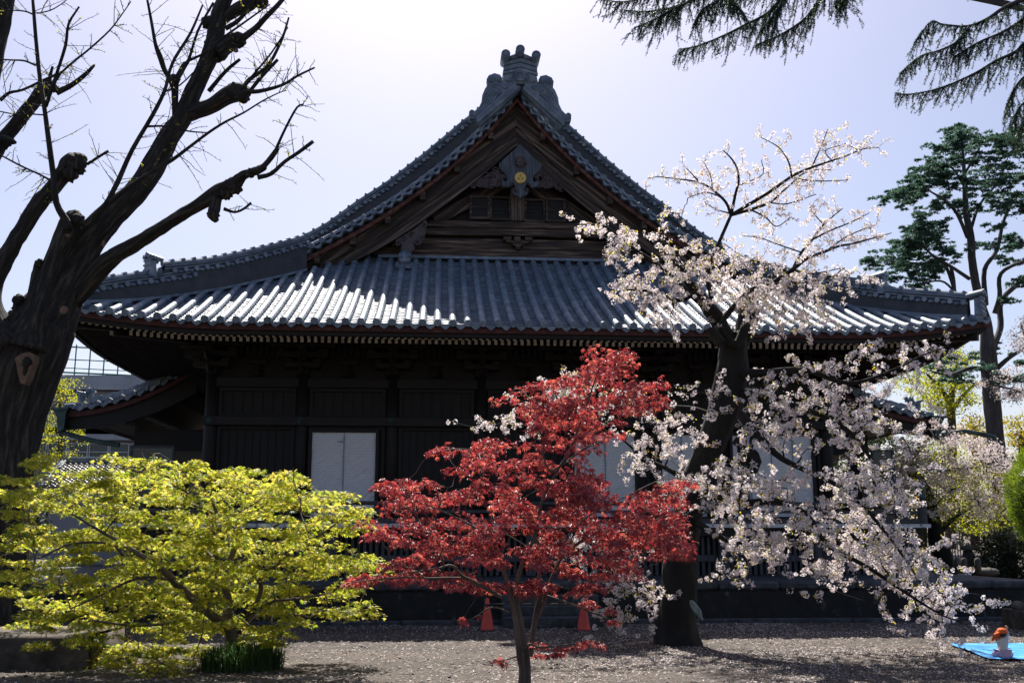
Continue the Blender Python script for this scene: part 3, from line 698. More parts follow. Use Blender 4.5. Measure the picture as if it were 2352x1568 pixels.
b = MB(); b.box(XC-9.3, XC+9.3, YW-.24, YW-.05, zf, zf+.22); b.box(XC-9.25, XC-9.18+2*BAY*0+.0+2.6, YW-.2, YW-.05, 3.0, 3.12); b.build('sill_beam', M['dark_wood_x'], hall)
for k in range(7):
    x0 = XC+(k-3.5)*BAY+.2; x1 = x0+BAY-.4
    b = MB(); t = .1
    for z0, z1 in ((zn1+.0, zt-.3), (zf+.22, zn0)):
        b.box(x0, x1, YW-.09, YW-.0, z1-t, z1); b.box(x0, x1, YW-.09, YW-.0, z0, z0+t); b.box(x0, x0+t, YW-.085, YW-.0, z0+t, z1-t); b.box(x1-t, x1, YW-.085, YW-.0, z0+t, z1-t)
        m = 9 if z0 < zn0 else 7
        for j in range(1, m): xx = x0+t+(x1-x0-2*t)*j/m; b.box(xx-.006, xx+.006, YW-.03, YW-.0, z0+t, z1-t)
    b.tube([(x0+.0+1.1, YW-.15, zt+.05), (x0+1.1, YW-.15, zt+.4)], [.19, .11], 4); b.box(x0+.85, x0+1.35, YW-.24, YW-.05, zt+.4, zt+.52)
    for j in range(12): xx = x0+.05+j*.185; b.box(xx, xx+.07, YW-.4, YW-.3, zt+.62, zt+.93)
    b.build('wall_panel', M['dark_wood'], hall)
for (xa, xb, seams) in ((715, 862, (789,)), (1303, 1458, (1390,)), (1512, 1620, (1566,)), (1683, 1865, (1723, 1772, 1821))):
    x0, x1 = P(xa, 1070, YW-.12)[0], P(xb, 1070, YW-.12)[0]; zt2 = P(790, 993, YW-.12)[2]
    d = MB(); d.box(x0-.09, x0, YW-.2, YW-.0, zf+.22, zt2+.09); d.box(x1, x1+.09, YW-.2, YW-.0, zf+.22, zt2+.09); d.box(x0, x1, YW-.2, YW-.0, zt2, zt2+.09)
    do = d.build('doorway', M['dark_wood'], hall)
    xs_ = [x0]+[P(q, 1070, YW-.12)[0] for q in seams]+[x1]
    for i in range(len(xs_)-1):
        sh = MB(); nx, nz = 14, 24; a, c = xs_[i]+.006, xs_[i+1]-.006
        Gd = [[(a+(c-a)*p/nx, YW-.13-.022*noise.noise((a+p*.35, q*.3, i*3))-.022*noise.noise(((a+p*.2+q*.35)*1.3, (q-p)*.25, 9)), zf+.22+(zt2-zf-.22)*q/nz) for p in range(nx+1)] for q in range(nz+1)]
        sh.grid(Gd); sh.build('plastic_sheet', M['sheet'], do, smooth=True)
    tp = MB()
    for i in range(1, len(xs_)-1): tp.box(xs_[i]-.018, xs_[i]+.018, YW-.16, YW-.15, zf+.25, zt2-.05)
    tp.box(xs_[1]-.2, xs_[1]-.02, YW-.16, YW-.152, zt2-.28, zt2-.25); tp.build('tape', mat('blue_grey_tape_%d' % xa, [(.25, .28, .36), (.32, .35, .42)], 4, bs=0), do)

# veranda
VX0, VX1, VY = XC-11.35, XC+11.35, 27.5; zv = P(1300, 1206, VY)[2]+.06
b = MB(); b.box(VX0+.1, VX1-.1, VY+.1, YW-.05, zv-.08, zv); b.box(VX0+.1, XC-9.4, YW-.05, YW+18, zv-.08, zv); b.box(XC+9.4, VX1-.1, YW-.05, YW+18, zv-.08, zv)
ver_ = b.build('veranda_floor', M['rail'], hall)
b = MB(); x = VX0
while x < VX1:
    x2 = min(x+random.choice((.42, .5, .56)), VX1); b.box(x+.004, x2-.004, VY+.06+random.uniform(0, .01), VY+.1, zv-.115, zv-.012); x = x2
b.build('painted_board_ends', mat('chipped_white_paint', [(.10, .10, .11), (.50, .51, .53), (.62, .62, .64)], 7, rough=.7, bs=.2, lo=.36, hi=.5), ver_)
b = MB()
for y0 in (VY+.2,): b.box(VX0+.2, VX1-.2, y0, y0+.2, zv-.34, zv-.08)
for s in (-1, 1): b.box(XC+s*11.0-.1, XC+s*11.0+.1, VY+.4, YW+18, zv-.34, zv-.08)
b.build('veranda_beam', M['dark_wood_x'], hall)
zr1 = P(1500, 1156, VY+.15)[2]
b = MB(); yy = VY+.18
b.tube([(VX0+.1, yy, zr1), (VX1-.2, yy, zr1)], .055, 10); b.box(VX0+.1, VX1-.2, yy-.05, yy+.05, zv+.28, zv+.36); b.box(VX0+.1, VX1-.2, yy-.07, yy+.07, zv+.003, zv+.13)
for s, xx in ((-1, VX0+.15), (1, VX1-.25)):
    b.tube([(xx, yy, zr1), (xx, YW+17, zr1)], .055, 8); b.box(xx-.05, xx+.05, yy+.1, YW+17, zv+.28, zv+.36); b.box(xx-.07, xx+.07, yy+.1, YW+17, zv+.003, zv+.13)
rl = b.build('railing', M['rail'], hall)
for k in range(10):
    b = MB(); x = VX0+.9+k*2.35
    b.box(x-.045, x+.045, yy-.045, yy+.045, zv+.13, zv+.5); b.tube([(x, yy, zv+.5), (x, yy, zr1-.05)], [.05, .095], 8); b.build('rail_post', M['rail'], rl)
for xx in (VX0+.15, VX1-.18):
    b = MB(); b.tube([(xx, yy, zv), (xx, yy, zr1+.1)], .13, 14); b.build('corner_post', M['rail'], rl)
    b = MB(); b.tube([(xx, yy, zr1+.1), (xx, yy, zr1+.28), (xx, yy, zr1+.30), (xx, yy, zr1+.34), (xx, yy, zr1+.44), (xx, yy, zr1+.54), (xx, yy, zr1+.62)], [.14, .14, .10, .10, .15, .11, .01], 14)
    b.build('post_finial', M['copper'], rl, smooth=True)
# underfloor lattice
zp = .93; yl = VY+.45
b = MB(); z0 = P(1500, 1322, yl)[2]
zb1, zb0 = P(1500, 1274, yl)[2], P(1500, 1289, yl)[2]
b.box(VX0+.4, VX1-.4, yl-.06, yl+.05, zb0, zb1)
x = VX0+.5
while x < VX1-.5: b.box(x, x+.085, yl-.03, yl+.02, zp+.003, zb0); b.box(x+.003, x+.082, yl-.02, yl+.02, zb1, zv-.35); x += .165
b.build('underfloor_lattice', M['slat'], hall)
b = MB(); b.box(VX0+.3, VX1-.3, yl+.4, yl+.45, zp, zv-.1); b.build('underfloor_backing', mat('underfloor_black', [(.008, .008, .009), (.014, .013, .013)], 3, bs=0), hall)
for k in range(9):
    b = MB(); x = VX0+.55+k*(VX1-VX0-1.1)/8; b.box(x-.13, x+.13, VY+.12, VY+.36, zp, zv-.34); b.build('veranda_post', M['slat'], hall, bevel=.02)

# stepped side porches of the hall's front and rear
def porch(s):
    tip = P(150, 940, 34.0); tip = tip if s < 0 else mx_(tip)
    lv = [P(*q, 34.0) for q in [(172, 935), (197, 931), (223, 927), (247, 922), (271, 917), (294, 910), (317, 900)]]
    lv = [p if s < 0 else mx_(p) for p in lv]; x0 = lv[0][0]; xs_ = np.array([p[0] for p in lv]); zz = np.array([p[2] for p in lv])
    cc = np.polyfit(np.abs(xs_-x0), zz, 2); f = lambda t: float(np.polyval(cc, t))
    r, tl, fs = MB(), MB(), MB(); ts = np.linspace(-.35, 3.9, 14); X = lambda t: x0-s*t
    Y1 = 44.5
    for y in (34.05,): 
        r.grid([[(X(t), yy_, f(t)-.02) for t in ts] for yy_ in (y, Y1)]); r.grid([[(X(t), yy_, f(t)-.12) for t in ts] for yy_ in (y, Y1)])
    r.build('porch_roof', M['tile_dark'], hall)
    for t in np.arange(0, 3.9, .385):
        tl.cyl((X(t), 33.85, f(t)), (X(t), 34.5, f(t)+.02), .088, 12); tl.torus((X(t), 33.845, f(t)), .078, .014, 12, 5)
        tl.prism([(X(t+.06), 33.9, f(t+.06)-.0), (X(t+.32), 33.9, f(t+.32)-.0), (X(t+.32), 33.9, f(t+.32)-.08), (X(t+.19), 33.9, f(t+.19)-.17), (X(t+.06), 33.9, f(t+.06)-.09)], (0, .4, 0))
    for j in range(26): tl.tube([(X(t), 34.7+j*.385, f(t)+.03) for t in np.linspace(-.3, 3.9, 8)], .088, 7)
    tl.tube([(X(-.35), 34.1, f(-.3)+.05), (X(.2), 34.1, f(.2)+.08)], .09, 10)
    for k in range(9):
        t0, t1 = .38+k*.39, .76+k*.39; tl.prism([(X(t0), 34.2, f(t0)+.10), (X(t1), 34.2, f(t1)+.10), (X(t1), 34.2, f(t1)+.34), (X(t0), 34.2, f(t0)+.30)], (0, .3, 0))
    for k in range(5): tl.ball((X(.12+.09*k), 34.3, f(.2)+.28+.09*(k % 3)+.05*k), (.09, .08, .11), 7, 5, rough=.4, seed=k)
    tl.tube([(X(.1), 34.3, f(.1)+.2), (X(.05), 34.3, f(.1)+.5), (X(-.1), 34.3, f(.1)+.55)], [.1, .09, .05], 7)
    tl.build('porch_tiles', M['tile'], hall)
    fs.grid([[(X(t), y, f(t)-dz) for t in ts] for y, dz in ((34.02, .16), (34.02, .32), (34.2, .32))]); fs.build('porch_red_fascia', M['red'], hall)
    b = MB(); b.grid([[(X(t), y, f(t)-.3-dz*(1+.18*max(t, 0))) for t in ts] for y, dz in ((34.15, .0), (34.15, .42), (34.3, .42))])
    b.grid([[(X(t), yy_, f(t)-.36) for t in ts] for yy_ in (34.2, Y1)])
    b.build('porch_barge_board', M['dark_wood_x'], hall)
    b = MB()
    for j in range(54): b.bar((X(-.2), 34.4+j*.18, f(-.2)-.36), (X(3.5), 34.4+j*.18, f(3.5)-.5), .08, .12)
    b.box(min(X(1.6), X(1.9)), max(X(1.6), X(1.9)), 34.3, 44.2, f(1.7)-.95, f(1.7)-.6)
    b.build('porch_rafters', M['dark_wood'], hall)
    for y in (36.2, 42.2):
        b = MB(); b.box(X(1.75)-.17, X(1.75)+.17, y-.17, y+.17, .9, f(1.7)-.9); b.build('porch_pillar', M['dark_wood'], hall)
        b = MB(); b.bar((X(1.75), y, f(1.7)-1.3), (X(4.4), y, f(1.7)-1.0), .22, .4); b.build('porch_beam', M['dark_wood_x'], hall)
    qa_, qb_ = P(310, 985, 35.0), P(492, 1036, 35.0)
    if s > 0: qa_, qb_ = mx_(qa_), mx_(qb_)
    b = MB(); b.box(min(qa_[0], qb_[0]), max(qa_[0], qb_[0]), 35.0, 43.4, qb_[2], qa_[2]); b.build('porch_shade_block', M['dark_wood_x'], hall)  # dark block added to stand in for the deep shade under the porch
    g = MB(); k = [P(*q, 33.8) for q in [(122, 937), (158, 937), (152, 945), (146, 985), (133, 993), (130, 955), (124, 945)]]
    k = k if s < 0 else [mx_(p) for p in k]; g.prism(k, (0, .35, 0))
    pa = [P(*q, 33.98) for q in ([(137, 990), (160, 998), (210, 1011), (274, 1022)] if s < 0 else [(2184, 985), (2215, 990), (2250, 996), (2275, 1001), (2284, 1004), (2285, 1012)])]
    if s > 0: pa[0] = mx_(P(140, 985, 33.98))
    g.tube(pa, .085, 8); q = mx_(P(140, 940, 33.9)) if s > 0 else P(140, 940, 33.9)
    g.box(q[0]-.28, q[0]+.28, 33.75, 44, q[2]-.03, q[2]+.05); g.build('rain_gutter', M['copper'], hall)
porch(-1); porch(1)

# ------------------------------------------------------------ stone platform, kerb, steps
b = MB(); YS = 23.95
b.box(-22, 14.9, YS, 50, 0, zp-.20); plat = b.build('stone_platform', M['stone'])
tag(plat, 'dark mossy stone block platform that carries the temple hall', 'platform')
b = MB(); x = -22.0
while x < 14.8:
    x2 = min(x+random.uniform(1.1, 1.9), 14.95); b.box(x+.004, x2-.004, YS-.07, YS+.9, zp-.195+random.uniform(0, .004), zp+random.uniform(-.006, .006)); x = x2
b.build('cap_stones', M['cap'], plat, bevel=.05)
b = MB(); b.box(-22, 14.95, YS+.7, 50, zp-.02, zp-.012); b.build('platform_top', M['cap'], plat)
b = MB(); x = -22.0
while x < 16:
    x2 = x+random.uniform(1.4, 2.2); b.box(x+.005, x2-.005, YS-.42, YS-.22, -.1, .10+random.uniform(-.01, .01)); x = x2
tag(b.build('stone_kerb', M['cap'], bevel=.02), 'low dark stone kerb along the foot of the platform', 'kerb')
b = MB(); xa, xb = G(1150, 1430)[0], G(1370, 1430)[0]
for k in range(3): b.box(xa, xb, YS-1.3+k*.38, YS-.1, .0 if k == 0 else .22*k-.002, .22*(k+1)+.01)
tag(b.build('stone_steps', M['cap'], bevel=.025), 'three dark stone steps up to the platform behind the two cones', 'steps')
# ------------------------------------------------------------ plants
M['bark'] = mat('ridged_grey_brown_bark', [(.005, .0045, .004), (.022, .019, .016), (.09, .078, .065)], 13, (1, 1, .13), rough=.9, bs=1.0, bd=.05, attr='bark', lo=.33, hi=.7, detail=7)
M['twig'] = mat('twig_bark', [(.03, .024, .02), (.085, .068, .055)], 9, (1, 1, .3), rough=.85, bs=.3, attr='bark')
M['cherry_bark'] = mat('mossy_dark_cherry_bark', [(.003, .0026, .0022), (.007, .006, .0052), (.014, .014, .007), (.035, .03, .024)], 3.2, (1, 1, .5), rough=.9, bs=1.0, bd=.05, lo=.32, hi=.78, detail=8)
M['maple_bark'] = mat('smooth_maple_bark', [(.035, .028, .024), (.10, .078, .062), (.16, .13, .10)], 8, (1, 1, .3), rough=.8, bs=.4, attr='bark')
M['cedar_bark'] = mat('cedar_bark', [(.02, .02, .022), (.06, .056, .056), (.11, .10, .10)], 4, (1, 1, .2), rough=.9, bs=.8, bd=.04, attr='bark')
M['ymaple'] = leafmat('yellow_green_maple_leaf', [(.09, .18, .02), (.25, .31, .03), (.42, .40, .05), (.13, .23, .02), (.36, .28, .06)], .60, .36, [(.20, .35, .015), (.57, .58, .04), (.94, .81, .13), (.32, .43, .02), (.82, .61, .12)])
M['rmaple'] = leafmat('red_maple_leaf', [(.17, .038, .055), (.30, .085, .11), (.42, .17, .20), (.20, .045, .075)], .40, .45, [(.34, .022, .03), (.58, .055, .055), (.78, .19, .12), (.34, .03, .05)], .6)
M['petal'] = leafmat('pale_pink_cherry_petal', [(.80, .69, .69), (.88, .79, .78), (.93, .88, .87), (.84, .73, .74)], .52, .6)
M['petal_far'] = leafmat('soft_pink_cherry_petal', [(.66, .56, .54), (.78, .70, .67), (.70, .58, .55)], .4, .6)
M['young'] = leafmat('young_olive_leaf', [(.20, .22, .02), (.34, .32, .03), (.26, .13, .05)], .6, .45, [(.5, .55, .03), (.7, .62, .05), (.55, .25, .06)])
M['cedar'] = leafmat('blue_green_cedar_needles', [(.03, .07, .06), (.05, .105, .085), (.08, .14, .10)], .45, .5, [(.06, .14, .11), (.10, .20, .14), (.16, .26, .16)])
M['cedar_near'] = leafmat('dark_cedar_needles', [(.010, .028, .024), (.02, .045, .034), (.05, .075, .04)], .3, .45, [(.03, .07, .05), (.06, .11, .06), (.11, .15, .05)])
M['gleaf'] = leafmat('fresh_yellow_green_leaf', [(.14, .19, .02), (.24, .28, .025), (.32, .30, .03)], .55, .5, [(.34, .42, .02), (.5, .54, .03), (.6, .5, .05)])
M['oleaf'] = leafmat('bronze_green_leaf', [(.10, .12, .015), (.20, .17, .02), (.26, .15, .02)], .5, .5, [(.28, .32, .02), (.45, .38, .03), (.5, .3, .03)])
M['hedge'] = leafmat('clipped_conifer_spray', [(.025, .055, .010), (.055, .10, .014), (.09, .14, .02)], .45, .5, [(.12, .22, .015), (.25, .36, .02), (.32, .42, .03)])
M['grass'] = leafmat('dark_lily_grass', [(.03, .08, .03), (.08, .15, .05), (.14, .22, .08)], .5, .3)
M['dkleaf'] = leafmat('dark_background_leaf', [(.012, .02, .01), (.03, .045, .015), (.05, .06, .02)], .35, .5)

def smooth_path(pts, k=4):
    pts = np.asarray(pts, float)
    if len(pts) < 3: return np.array([pts[0]+(pts[-1]-pts[0])*t for t in np.linspace(0, 1, k+1)])
    Q = np.vstack([2*pts[0]-pts[1], pts, 2*pts[-1]-pts[-2]]); out = []
    for i in range(1, len(Q)-2):
        p0, p1, p2, p3 = Q[i-1:i+3]
        for t in np.arange(k)/k:
            out.append(.5*((2*p1)+(-p0+p2)*t+(2*p0-5*p1+4*p2-p3)*t*t+(-p0+3*p1-3*p2+p3)*t**3))
    out.append(Q[-2]); return np.array(out)
class Tree:
    def __init__(s, name, base, label, cat, seed=0, group=None):
        s.root = empty(name, base, label, cat, group); s.r = np.random.default_rng(seed)
        s.nodes = []; s.rad = []; s.mb = MB(); s.seed = seed; s.fat = 1.0
    def limb(s, pts, Y, mb=None, n=9, rough=0.0, k=4, node=True, dY=0.0):
        """pts: (px, py, r_px[, Y]); traced in the photograph, placed at depth Y"""
        m = len(pts); Ys = [q[3] if len(q) > 3 else Y+dY*i/max(m-1, 1) for i, q in enumerate(pts)]
        W = np.array([list(P(q[0], q[1], y))+[q[2]*s.fat*y/FL] for q, y in zip(pts, Ys)])
        S = smooth_path(W, k); S[:, 3] = np.maximum(S[:, 3], .002)
        (mb or s.mb).tube(S[:, :3], S[:, 3], n, True, rough=rough, seed=s.seed+pts[0][0]*.01)
        if node: s.nodes += list(S[:, :3]); s.rad += list(S[:, 3])
        return S
    def grow(s, targets, r_tip, r_max, sag=0.0, n=5, k=5, wob=.06, root=None, mb=None):
        targets = np.asarray(targets); N = np.array(s.nodes)
        root = N[0] if root is None else root
        order = np.argsort([np.min(np.linalg.norm(N-t, axis=1)) for t in targets]); ends = []
        for i in order:
            t = targets[i]; N = np.asarray(s.nodes); d = np.linalg.norm(N-t, axis=1)
            j = int(np.argmin(d+.25*np.linalg.norm(N-root, axis=1)*0)); a = N[j]; L = d[j]
            if L < .03: continue
            q = np.linspace(0, 1, k+1)[:, None]; path = a+(t-a)*q
            path += s.r.normal(0, wob*L, (k+1, 3))*np.sin(q*math.pi)*[1, 1, .7]
            path[:, 2] += sag*L*np.sin(q[:, 0]*math.pi)
            r0 = min(r_max, max(r_tip*1.6, s.rad[j]*.6)); rr = np.linspace(r0, r_tip, k+1)
            (mb or s.mb).tube(path, rr, n, False)
            s.nodes += list(path[1:]); s.rad += list(rr[1:]); ends.append(path)
        return ends
def in_poly(x, y, poly):
    c = False; n = len(poly); j = n-1
    for i in range(n):
        xi, yi = poly[i]; xj, yj = poly[j]
        if (yi > y) != (yj > y) and x < (xj-xi)*(y-yi)/(yj-yi)+xi: c = not c
        j = i
    return c
def poly_pts(poly, n, r, Y, dY, mind=0):
    xs = [p[0] for p in poly]; ys = [p[1] for p in poly]; out = []; px = []; tries = 0
    while len(out) < n and tries < n*60:
        tries += 1; x, y = r.uniform(min(xs), max(xs)), r.uniform(min(ys), max(ys))
        if not in_poly(x, y, poly): continue
        if mind and px and min((x-a)**2+(y-b)**2 for a, b in px) < mind**2: continue
        px.append((x, y)); out.append(P(x, y, Y+r.uniform(-dY, dY)))
    return np.array(out)

def star_leaf(lobes, width, droop=.25):       # palmate leaf, one tapering blade per lobe
    V = [(0, 0, 0)]; F = []
    for a, L in lobes:
        a = math.radians(a); c, s_ = math.cos(a), math.sin(a); m = .45*L; w_ = width*L
        i = len(V); V += [(m*c-w_*s_, m*s_+w_*c, -droop*m*m*.8), (m*c+w_*s_, m*s_-w_*c, -droop*m*m*.8), (L*c, L*s_, -droop*L*L)]
        F += [(0, i+1, i+2), (0, i+2, i)]
    return np.array(V), np.array(F)
LEAF_Y = star_leaf([(0, 1), (40, .9), (-40, .9), (84, .68), (-84, .68)], .14, .35)
LEAF_R = star_leaf([(0, 1), (36, .92), (-36, .92), (75, .7), (-75, .7)], .13, .9)
def flower():
    V = [(0, 0, 0)]; F = []
    for k in range(5):
        a = k*1.2566; f = lambda an, r_: (r_*math.cos(a+an), r_*math.sin(a+an), .25*r_)
        i = len(V); V += [f(-.5, .7), f(0, 1.0), f(.5, .7)]; F += [(0, i, i+1), (0, i+1, i+2)]
    return np.array(V), np.array(F)
FLOWER = flower()
LEAF_S = (np.array([(0, 0, 0), (.5, .28, .05), (1, 0, -.1), (.5, -.28, .05)]), np.array([(0, 3, 2), (0, 2, 1)]))
NEEDLE = (np.array([(0, -.03, 0), (0, .03, 0), (1, 0, 0)]), np.array([(0, 1, 2)]))

def maple(t, pads, ends_all, LF, m, size, name, per=55, flat=.22, rad=.33, tilt=.5, droop=0.):
    r = t.r; pos = []; nrm = []
    for ci, c in enumerate(pads):
        rb = rad if np.isscalar(rad) else rad[min(ci, len(rad)-1)]; R_ = rb*r.uniform(.6, 1.3); n = int(per*r.uniform(.6, 1.4)*(1 if np.isscalar(rad) else (rb/.2)**1.3))
        a = r.uniform(0, 6.283, n); q = np.sqrt(r.uniform(0, 1, n))*R_
        p = np.stack([q*np.cos(a), q*np.sin(a)*.9, r.normal(0, flat*R_*.5, n)-.30*q*q/R_], 1)+c
        pos.append(p); nn = r.normal(0, tilt, (n, 3)); nn[:, 2] = 1; nn[:, :2] += (p-c)[:, :2]*droop; nrm.append(nn)
    pos = np.vstack(pos); nrm = np.vstack(nrm)
    V, F = scatter(LF[0], LF[1], pos, basis(nrm, r.uniform(0, 6.283, len(pos))), size*r.uniform(.65, 1.25, len(pos)))
    npmesh(name, V, F, m, t.root); return len(pos)
def blossom(t, centers, per, rad, fsize, mp, ml, leaf_share=.10, name='blossoms'):
    r = t.r; n = len(centers); k = r.poisson(per, n)+2; idx = np.repeat(np.arange(n), k)
    d = r.normal(0, 1, (len(idx), 3)); d /= np.linalg.norm(d, axis=1)[:, None]
    pos = centers[idx]+d*rad*(r.uniform(.35, 1, len(idx))**.5)[:, None]*np.repeat(r.uniform(.6, 1.25, n), k)[:, None]
    lf = r.random(len(idx)) < leaf_share*np.repeat(r.choice([0, .5, 1, 3], n, p=[.3, .3, .25, .15]), k)
    V, F = scatter(FLOWER[0], FLOWER[1], pos[~lf], basis(d[~lf]+r.normal(0, .3, ((~lf).sum(), 3)), r.uniform(0, 6.28, (~lf).sum())), fsize*r.uniform(.8, 1.2, (~lf).sum()))
    npmesh(name, V, F, mp, t.root)
    if lf.sum():
        V, F = scatter(LEAF_S[0], LEAF_S[1], pos[lf], basis(r.normal(0, 1, (lf.sum(), 3)), r.uniform(0, 6.28, lf.sum())), fsize*2.4*r.uniform(.6, 1.3, lf.sum()))
        npmesh('young_leaves', V, F, ml, t.root)
def along(paths, step, r, jit=.03, frac=(0., 1.)):
    out = []
    for p in paths:
        L = np.concatenate([[0], np.cumsum(np.linalg.norm(np.diff(p, axis=0), axis=1))]); n = int(L[-1]*(frac[1]-frac[0])/step)+1
        q = L[-1]*(frac[0]+(frac[1]-frac[0])*(np.arange(n)+r.random(n)*.8)/n)
        out.append(np.stack([np.interp(q, L, p[:, k]) for k in range(3)], 1)+r.normal(0, jit, (n, 3)))
    return np.vstack(out)

# ---- ginkgo with hard pruned limbs, left foreground
YG1 = 21.0
gk = Tree('ginkgo_tree', G(5, 1445), 'huge bare pruned tree with ridged dark bark and knobby limbs at the left edge', 'tree', 11)
gk.fat = .84; tb = MB()
gk.limb([(0, 1470, 84), (0, 1400, 72), (-2, 1250, 74), (0, 1100, 83), (12, 980, 92), (38, 880, 96), (72, 800, 92), (98, 740, 84)], YG1, tb, 44, .10, 8)
gk.limb([(98, 745, 82), (130, 690, 68), (168, 610, 52), (203, 556, 42), (250, 500, 37), (315, 437, 31), (360, 370, 29), (388, 315, 28), (420, 270, 27), (442, 215, 24), (468, 160, 23), (490, 110, 27), (497, 70, 24), (508, 20, 22), (530, -30, 18)], YG1, tb, 32, .12, 6)
gk.limb([(60, 800, 60), (80, 740, 38), (104, 660, 30), (128, 590, 26), (150, 535, 30), (168, 505, 26), (186, 498, 18)], YG1-.45, tb, 22, .16, 5)
gk.limb([(30, 780, 50), (44, 735, 22), (46, 700, 18), (44, 684, 15)], YG1-.3, tb, 16, .2, 4)
gk.limb([(88, 690, 30), (90, 640, 22), (92, 600, 13)], YG1-.4, tb, 16, .2, 4)
tb.build('trunk', M['bark'], gk.root, smooth=True)
gk.fat = .76; lb = MB(); L = lambda *a, **k: gk.limb(*a, **k)
def GL(pts, n=18, rough=.14, k=5, dY=0, y=YG1): return gk.limb(pts, y, lb, n, rough, k, dY=dY)
GL([(165, 690, 30), (225, 622, 30), (262, 590, 25), (315, 558, 22), (350, 536, 21), (400, 505, 19), (440, 480, 19), (470, 462, 22), (505, 440, 25), (535, 425, 24), (560, 402, 15), (590, 392, 13), (606, 384, 11)], dY=-2.5)
GL([(500, 455, 14), (492, 480, 18), (490, 496, 15), (498, 508, 8)], dY=0, y=YG1-1.7)
GL([(430, 262, 26), (462, 252, 24), (490, 241, 24), (520, 222, 27), (545, 212, 29), (562, 212, 22), (570, 214, 9)], dY=-.8)
GL([(407, 285, 14), (402, 250, 10), (402, 210, 11), (399, 188, 15), (398, 178, 12)], dY=-.3)
GL([(500, 120, 30), (522, 105, 27), (545, 92, 22), (556, 84, 12)], y=YG1-.2); GL([(496, 60, 16), (520, 40, 16), (545, 22, 20), (575, 8, 22), (600, -8, 12)], y=YG1)
GL([(25, 800, 60), (-10, 745, 44), (-25, 690, 36), (-10, 630, 30), (22, 575, 25), (55, 520, 23), (88, 468, 24), (118, 436, 22), (142, 405, 24), (160, 382, 30), (176, 372, 30), (190, 366, 20), (200, 364, 6)], y=YG1-.5)
GL([(-90, 480, 30), (-40, 400, 26), (0, 332, 22), (35, 288, 20), (70, 245, 20), (98, 208, 20), (112, 196, 18), (128, 206, 12)], y=YG1+2)
GL([(-70, 330, 40), (-20, 160, 30), (0, 70, 26), (20, -20, 24)], y=YG1+1)
GL([(-12, 330, 22), (10, 322, 16), (30, 326, 9), (37, 328, 4)], y=YG1+1.8)
def SH(pts, y=YG1, dY=0): return gk.limb([(a*.35, b*.35, c) for a, b, c in pts], y, lb, 7, .05, 3, dY=dY)
sh = []
sh.append(SH([(460, 1500, 13), (430, 1440, 12), (370, 1330, 10), (350, 1150, 9), (310, 850, 8), (290, 700, 7), (260, 500, 6.5), (235, 250, 6), (215, -10, 5)], YG1-.8))
sh.append(SH([(300, 700, 6), (335, 600, 5.5), (370, 490, 5), (430, 300, 5), (450, 160, 4), (520, 45, 3)], YG1-.8, -.6))
sh.append(SH([(330, 620, 4), (400, 480, 3.5), (590, 320, 3), (720, 200, 2.6), (790, 110, 2), (860, 10, 1.5)], YG1-.9, -1.2))
sh.append(SH([(560, 1480, 13), (640, 1400, 12), (700, 1340, 10), (745, 1250, 8), (780, 1180, 8), (870, 980, 7), (1000, 760, 6.5), (1080, 600, 6), (1110, 480, 5), (1150, 380, 5), (1250, 220, 4.5), (1330, 35, 3)], YG1-1.2))
sh.append(SH([(720, 1330, 8), (830, 1240, 7.5), (950, 1160, 7), (1130, 1050, 6), (1250, 960, 5), (1370, 870, 4.5), (1480, 800, 4), (1600, 740, 3), (1720, 665, 2.5), (1830, 610, 2), (1880, 595, 1.2)], YG1-1.3, -1))
sh.append(SH([(1600, 600, 8), (1700, 600, 7), (1850, 560, 5), (1950, 500, 4), (2065, 445, 3)], YG1-.9, -.8))
sh.append(SH([(1590, 590, 8), (1640, 520, 7), (1760, 430, 5.5), (1850, 260, 4.5), (1895, 118, 3)], YG1-.9, .5))
sh.append(SH([(1640, 600, 6), (1720, 500, 6), (1822, 393, 5)], YG1-.8)); sh.append(SH([(1655, 500, 3.5), (1780, 350, 3), (1890, 180, 2)], YG1-.8))
sh.append(SH([(1370, 600, 7), (1480, 470, 6), (1575, 390, 5)], YG1+.2)); sh.append(SH([(1590, 255, 12), (1680, 185, 10), (1740, 120, 9), (1810, 50, 8), (1870, -20, 7)], YG1-.4))
sh.append(SH([(1480, 190, 8), (1560, 140, 7), (1630, 60, 6), (1660, -10, 6)], YG1-.3)); sh.append(SH([(1130, 520, 9), (1085, 470, 8), (1050, 370, 9), (1020, 290, 6), (995, 150, 5), (965, -10, 4)], YG1-.3))
sh.append(SH([(1160, 520, 9), (1210, 430, 9), (1240, 390, 5), (1300, 200, 4), (1400, 20, 4)], YG1-.3)); sh.append(SH([(1240, 400, 4), (1360, 340, 4), (1450, 260, 4), (1560, 180, 3.5), (1770, 30, 2.5)], YG1-.9))
sh.append(SH([(1700, 1120, 9), (1760, 1060, 9), (1815, 985, 8), (1820, 960, 5), (1880, 830, 4), (1950, 705, 3.5), (1995, 684, 2)], YG1-2.6)); sh.append(SH([(1690, 1165, 8), (1780, 1140, 7), (1870, 1060, 6), (1960, 1000, 6), (2055, 928, 6)], YG1-2.6))
sh.append(SH([(1470, 1370, 6), (1540, 1392, 4), (1600, 1370, 4), (1648, 1330, 4)], YG1-1.8)); sh.append(SH([(570, 1080, 5), (640, 1035, 4.5), (712, 990, 4)], YG1-.5))
sh.append(SH([(370, 610, 10), (470, 560, 8), (560, 490, 7), (620, 428, 4)], YG1+1.9)); sh.append(SH([(0, 660, 6), (60, 610, 5), (150, 590, 4), (300, 520, 4), (400, 480, 3.5)], YG1+1))
sh.append(SH([(345, 1190, 4), (260, 1145, 3), (130, 1085, 3), (-10, 1010, 2.5)], YG1-.8)); sh.append(SH([(325, 570, 6), (330, 500, 5), (345, 438, 4)], YG1+1.8))
